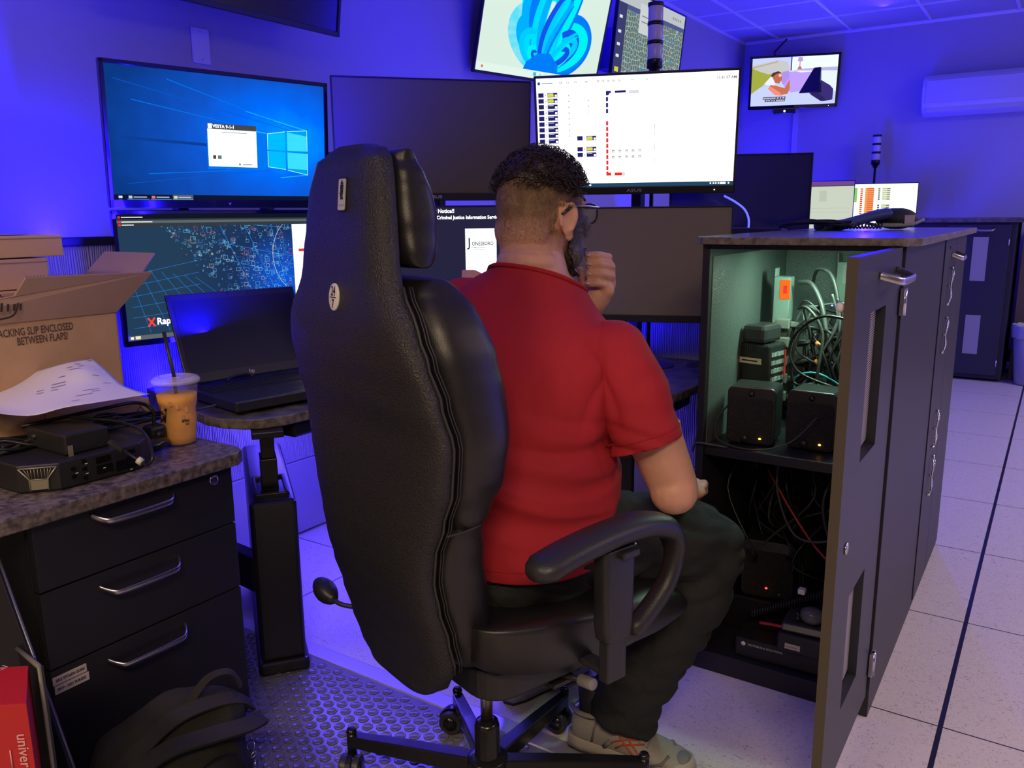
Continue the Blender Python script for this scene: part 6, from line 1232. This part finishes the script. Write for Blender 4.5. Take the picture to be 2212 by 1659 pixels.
# cut the shirt open at hem, sleeves and neck
def cut(co, no, test):
    geom = [f for f in bm.faces if test(f.calc_center_median())]; vs_ = {v for f in geom for v in f.verts}; es_ = {e for f in geom for e in f.edges}
    bmesh.ops.bisect_plane(bm, geom=list(vs_)+list(es_)+geom, plane_co=co, plane_no=no, clear_outer=True)
bm = bmesh.new(); bm.from_mesh(slm[0]); cut(SE+Vector((0, 0, .012)), (SE-w(.228, 1.530, .89)).normalized(), lambda c: (c-SE).length < .13 and c.z < .86); bm.to_mesh(slm[0]); bm.free()
ce = LS.lerp(LE, .62); bm = bmesh.new(); bm.from_mesh(slm[1]); cut(ce, (LE-LS).normalized(), lambda c: (c-ce).length < .12 and (c-ce).dot((LE-LS).normalized()) > -.04); bm.to_mesh(slm[1]); bm.free()
bm = bmesh.new(); bm.from_mesh(sme)
cut(w(0, 1.6, .556), Vector((0, 0, -1)), lambda c: c.z < .60)
cn_ = (Vector((0, 0, 1))*.92+hf*.36-hr*.0).normalized(); cut(w(.05, 1.652, 1.096), cn_, lambda c: c.z > 1.05 and (c-w(.05, 1.65, 1.1)).length < .13)
for q in slm: bm.from_mesh(q)
bm.to_mesh(sme); bm.free(); [setattr(p, 'use_smooth', True) for p in sme.polygons]; shirt = obj('t_shirt', sme, red, man, fixn=False)
so = shirt.modifiers.new('s', 'SOLIDIFY'); so.thickness = .0028; so.offset = -1
# ribbed collar and stitched hems as slim bands
def band(name, co, no, c0, rad_, th_):
    bt_ = BVHTree.FromPolygons([v.co for v in sme.vertices], [tuple(p.vertices) for p in sme.polygons]); no = Vector(no).normalized(); u = no.orthogonal().normalized(); v_ = no.cross(u); pts = []
    for i in range(64):
        t = 2*pi*i/64; d = u*cos(t)+v_*sin(t); h = bt_.ray_cast(Vector(c0)+d*rad_, -d, rad_)
        if h[0] is not None: pts.append(h[0]+d*.0006)
    mb = MB()
    if len(pts) > 20: mb.tube(pts, th_, 8, closed=True); obj(name, mb, mat('shirt_rib', (.36, .008, .014), .85), shirt)
band('collar', None, cn_, w(.05, 1.652, 1.090), .2, .0045)
sn = (SE-w(.228, 1.530, .89)).normalized(); band('sleeve_hem', None, sn, SE+Vector((0, 0, .012))-sn*.022, .09, .0012); band('bottom_hem', None, (0, 0, 1), w(0, 1.6, .580), .4, .0012)
# -- trousers
tm = mat('trouser_cloth', (.018, .020, .021), .85, bump=('noise', 350, .35)); mb = MB()
mb.rings([oring(w(L_, D_, z), a, b, ph, 0) for z, L_, D_, a, b, ph in ((.495, .0, 1.59, .19, .17, 47), (.53, .0, 1.59, .198, .175, 47), (.575, .0, 1.593, .192, .165, 46), (.615, .003, 1.597, .186, .160, 46))])
mb.tube([w(.085, 1.535, .565), w(.22, 1.60, .560), w(.345, 1.67, .530), w(.425, 1.712, .495)], [.105, .100, .092, .080], 28); mb.ell(w(.428, 1.712, .492), (.083, .083, .080))
mb.tube([w(.432, 1.712, .48), w(.395, 1.708, .39), w(.33, 1.70, .28), w(.265, 1.685, .17), w(.238, 1.672, .085)], [.082, .088, .090, .082, .078], 28)
mb.tube([w(-.06, 1.66, .565), w(.07, 1.80, .560), w(.19, 1.93, .52)], [.105, .095, .080], 28); mb.ell(w(.20, 1.945, .495), (.082, .082, .080))
mb.tube([w(.20, 1.945, .48), w(.12, 1.93, .30), w(.03, 1.905, .085)], [.080, .082, .072], 28)
def tf(c, n_):
    q = mnoise.noise(Vector((c.x*7, c.y*7, c.z*15))); k = mnoise.noise(Vector(((c.x+c.z)*22, c.y*8, (c.z-c.x)*8))); return -max(0, .3-abs(q))*.030+.005-max(0, .25-abs(k))*.016
tme = remesh(mb, .0065, 6, tf); bm = bmesh.new(); bm.from_mesh(tme)
for c in (w(.242, 1.672, .105), w(.03, 1.905, .105)): cut(Vector((c.x, c.y, .068)), Vector((0, 0, -1)), lambda p: p.z < .12)
bm.to_mesh(tme); bm.free(); tr = obj('trousers', tme, tm, man, fixn=False); so = tr.modifiers.new('s', 'SOLIDIFY'); so.thickness = .004; so.offset = -1
def tuck(cl, ok, gap):
    b_ = BVHTree.FromPolygons([v.co for v in cl.vertices], [tuple(p.vertices) for p in cl.polygons])
    for v in bme.vertices:
        if not ok(v.co): continue
        h = b_.find_nearest(v.co, .06)
        if h[0] is None: continue
        sd_ = (v.co-h[0]).dot(h[1])
        if sd_ > -gap: v.co = h[0]-h[1]*gap
tuck(sme, lambda c: .57 < c.z < 1.14 and (c-w(.05, 1.652, 1.096)).dot(cn_) < -.010 and not ((c-SE).dot(sn) > -.0 and (c-SE).length < .3 and (c-w(.02, 1.60, c.z)).length > .20) and (c-SE).length > .035 and not ((c-LS).dot((LE-LS).normalized()) > .13 and (c-LS.lerp(LE, .8)).length < .17) and (c-palm[1]).length > .12 and (c-RE).length > .13, .009)
tuck(tme, lambda c: .12 < c.z < .60 and (c-hc).length > .10 and (c-RW).length > .06, .012)
# -- running shoes
shm = mat('shoe_mesh', (.30, .29, .26), .7, bump=('noise', 400, .4)); solem = mat('sole', (.36, .33, .29), .6); dks = mat('shoe_dark', (.035, .035, .035), .6); orr = mat('shoe_orange', (.45, .06, .02), .5); gry = mat('shoe_overlay', (.16, .16, .165), .5)
SP = [(0, .020, .030, .085), (.012, .032, .022, .098), (.05, .036, .018, .100), (.09, .037, .018, .098), (.13, .041, .018, .085), (.17, .046, .018, .068), (.21, .048, .018, .055), (.245, .044, .018, .047), (.27, .032, .022, .040), (.283, .014, .026, .034)]
def shoe(heel, toe, z0):
    heel, toe = Vector(heel), Vector(toe); f_ = (toe-heel); f_.z = 0; f_.normalize(); r_ = f_.cross(Vector((0, 0, 1))); base = Vector((heel.x, heel.y, z0))
    S_ = lambda x, y, z: base+f_*y+r_*x+Vector((0, 0, z))
    def prof(k): 
        y, hw, zb, zt = SP[k]; return [S_(hw*(abs(cos(t))**.7)*(1 if cos(t) > 0 else -1), y, (zb+zt)/2+(zt-zb)/2*(abs(sin(t))**(.7 if sin(t) < 0 else 1.0))*(1 if sin(t) > 0 else -1)) for t in [2*pi*i/24 for i in range(24)]]
    mb = MB(); mb.rings([prof(k) for k in range(len(SP))]); sh_ = obj('shoe', mb, shm, man); sh_.modifiers.new('s', 'SUBSURF').levels = 1
    out = [(-.026, 0), (-.034, .03), (-.035, .09), (-.043, .15), (-.049, .20), (-.046, .245), (-.030, .275), (0, .29), (.030, .275), (.046, .245), (.049, .20), (.043, .15), (.035, .09), (.034, .03), (.026, 0), (0, -.010)]
    mb = MB(); n = len(out); mb.rings([[S_(x*k, y*kk-.002, z+(.012*(max(0, y-.22)/.07)**2 if z < .03 else .006*(max(0, y-.22)/.07))) for x, y in out] for z, k, kk in ((.0, .90, .985), (.004, .97, 1.0), (.010, .98, 1.0))]); obj('outsole', mb, dks, sh_)
    mb = MB(); mb.rings([[S_(x*k, y*kk-.002, z+.008*(max(0, y-.22)/.07)) for x, y in out] for z, k, kk in ((.008, 1.0, 1.0), (.020, 1.05, 1.012), (.030, .99, 1.0), (.034, .92, .985))]); obj('midsole', mb, solem, sh_)
    def side(s_, y, h):      # point on the upper's flank
        for k in range(len(SP)-1):
            if SP[k][0] <= y <= SP[k+1][0]: t = (y-SP[k][0])/(SP[k+1][0]-SP[k][0]); a = [p+(q-p)*t for p, q in zip(SP[k], SP[k+1])]; break
        else: a = SP[-1]
        an = R(-20)+h*R(100); return S_(s_*(a[1]*abs(cos(an))**.7+.0012)*(1 if cos(an) > 0 else -1), y, (a[2]+a[3])/2+(a[3]-a[2])/2*(abs(sin(an))**(.7 if sin(an) < 0 else 1))*(1 if sin(an) > 0 else -1)+.001)
    mb = MB()
    for s_ in (-1, 1):
        for a, b in (((.10, .1), (.165, .85)), ((.118, .1), (.18, .85)), ((.10, .85), (.165, .1)), ((.125, .9), (.19, .15))): mb.tube([side(s_, a[0]+(b[0]-a[0])*t, a[1]+(b[1]-a[1])*t) for t in (0, .25, .5, .75, 1)], .0019, 6)
    obj('side_stripes', mb, orr, sh_)
    mb = MB()
    for s_ in (-1, 1): 
        mb.tube([side(s_, .06, .0), side(s_, .066, .4), side(s_, .07, .75)], .003, 6); mb.tube([side(s_, .09, -.05), side(s_, .105, .2)], .006, 6); mb.tube([side(s_, .20, .0), side(s_, .225, .35), side(s_, .235, .9)], .0035, 6)
    obj('overlay', mb, gry, sh_)
    mb = MB()
    for k in range(5): y = .115+.018*k; mb.tube([side(-1, y, .8), S_(0, y+.004, [a[3] for a in SP if a[0] <= y+.004][-1]+.002), side(1, y, .8)], .002, 6)
    obj('laces', mb, gry, sh_)
    mb = MB(); mb.ell(S_(0, .258, .033), (.031, .024, .0145), 18, 10, q=Matrix((r_, f_, Vector((0, 0, 1)))).transposed()); obj('toe_cap', mb, gry, sh_)
    mb = MB(); mb.tube([S_(.034*cos(t), .045+.045*sin(t), .100) for t in [2*pi*i/24 for i in range(24)]], .006, 8, closed=True); obj('collar_padding', mb, shm, sh_)
    mb = MB(); mb.tube([S_(0, .05, .09), S_(0, .048, .16)], [.032, .034], 20); obj('sock', mb, dks, sh_)
shoe(w(.135, 1.715, 0), w(.35, 1.605, 0), .0065); shoe(w(-.02, 1.885, 0), w(.19, 2.06, 0), .001)
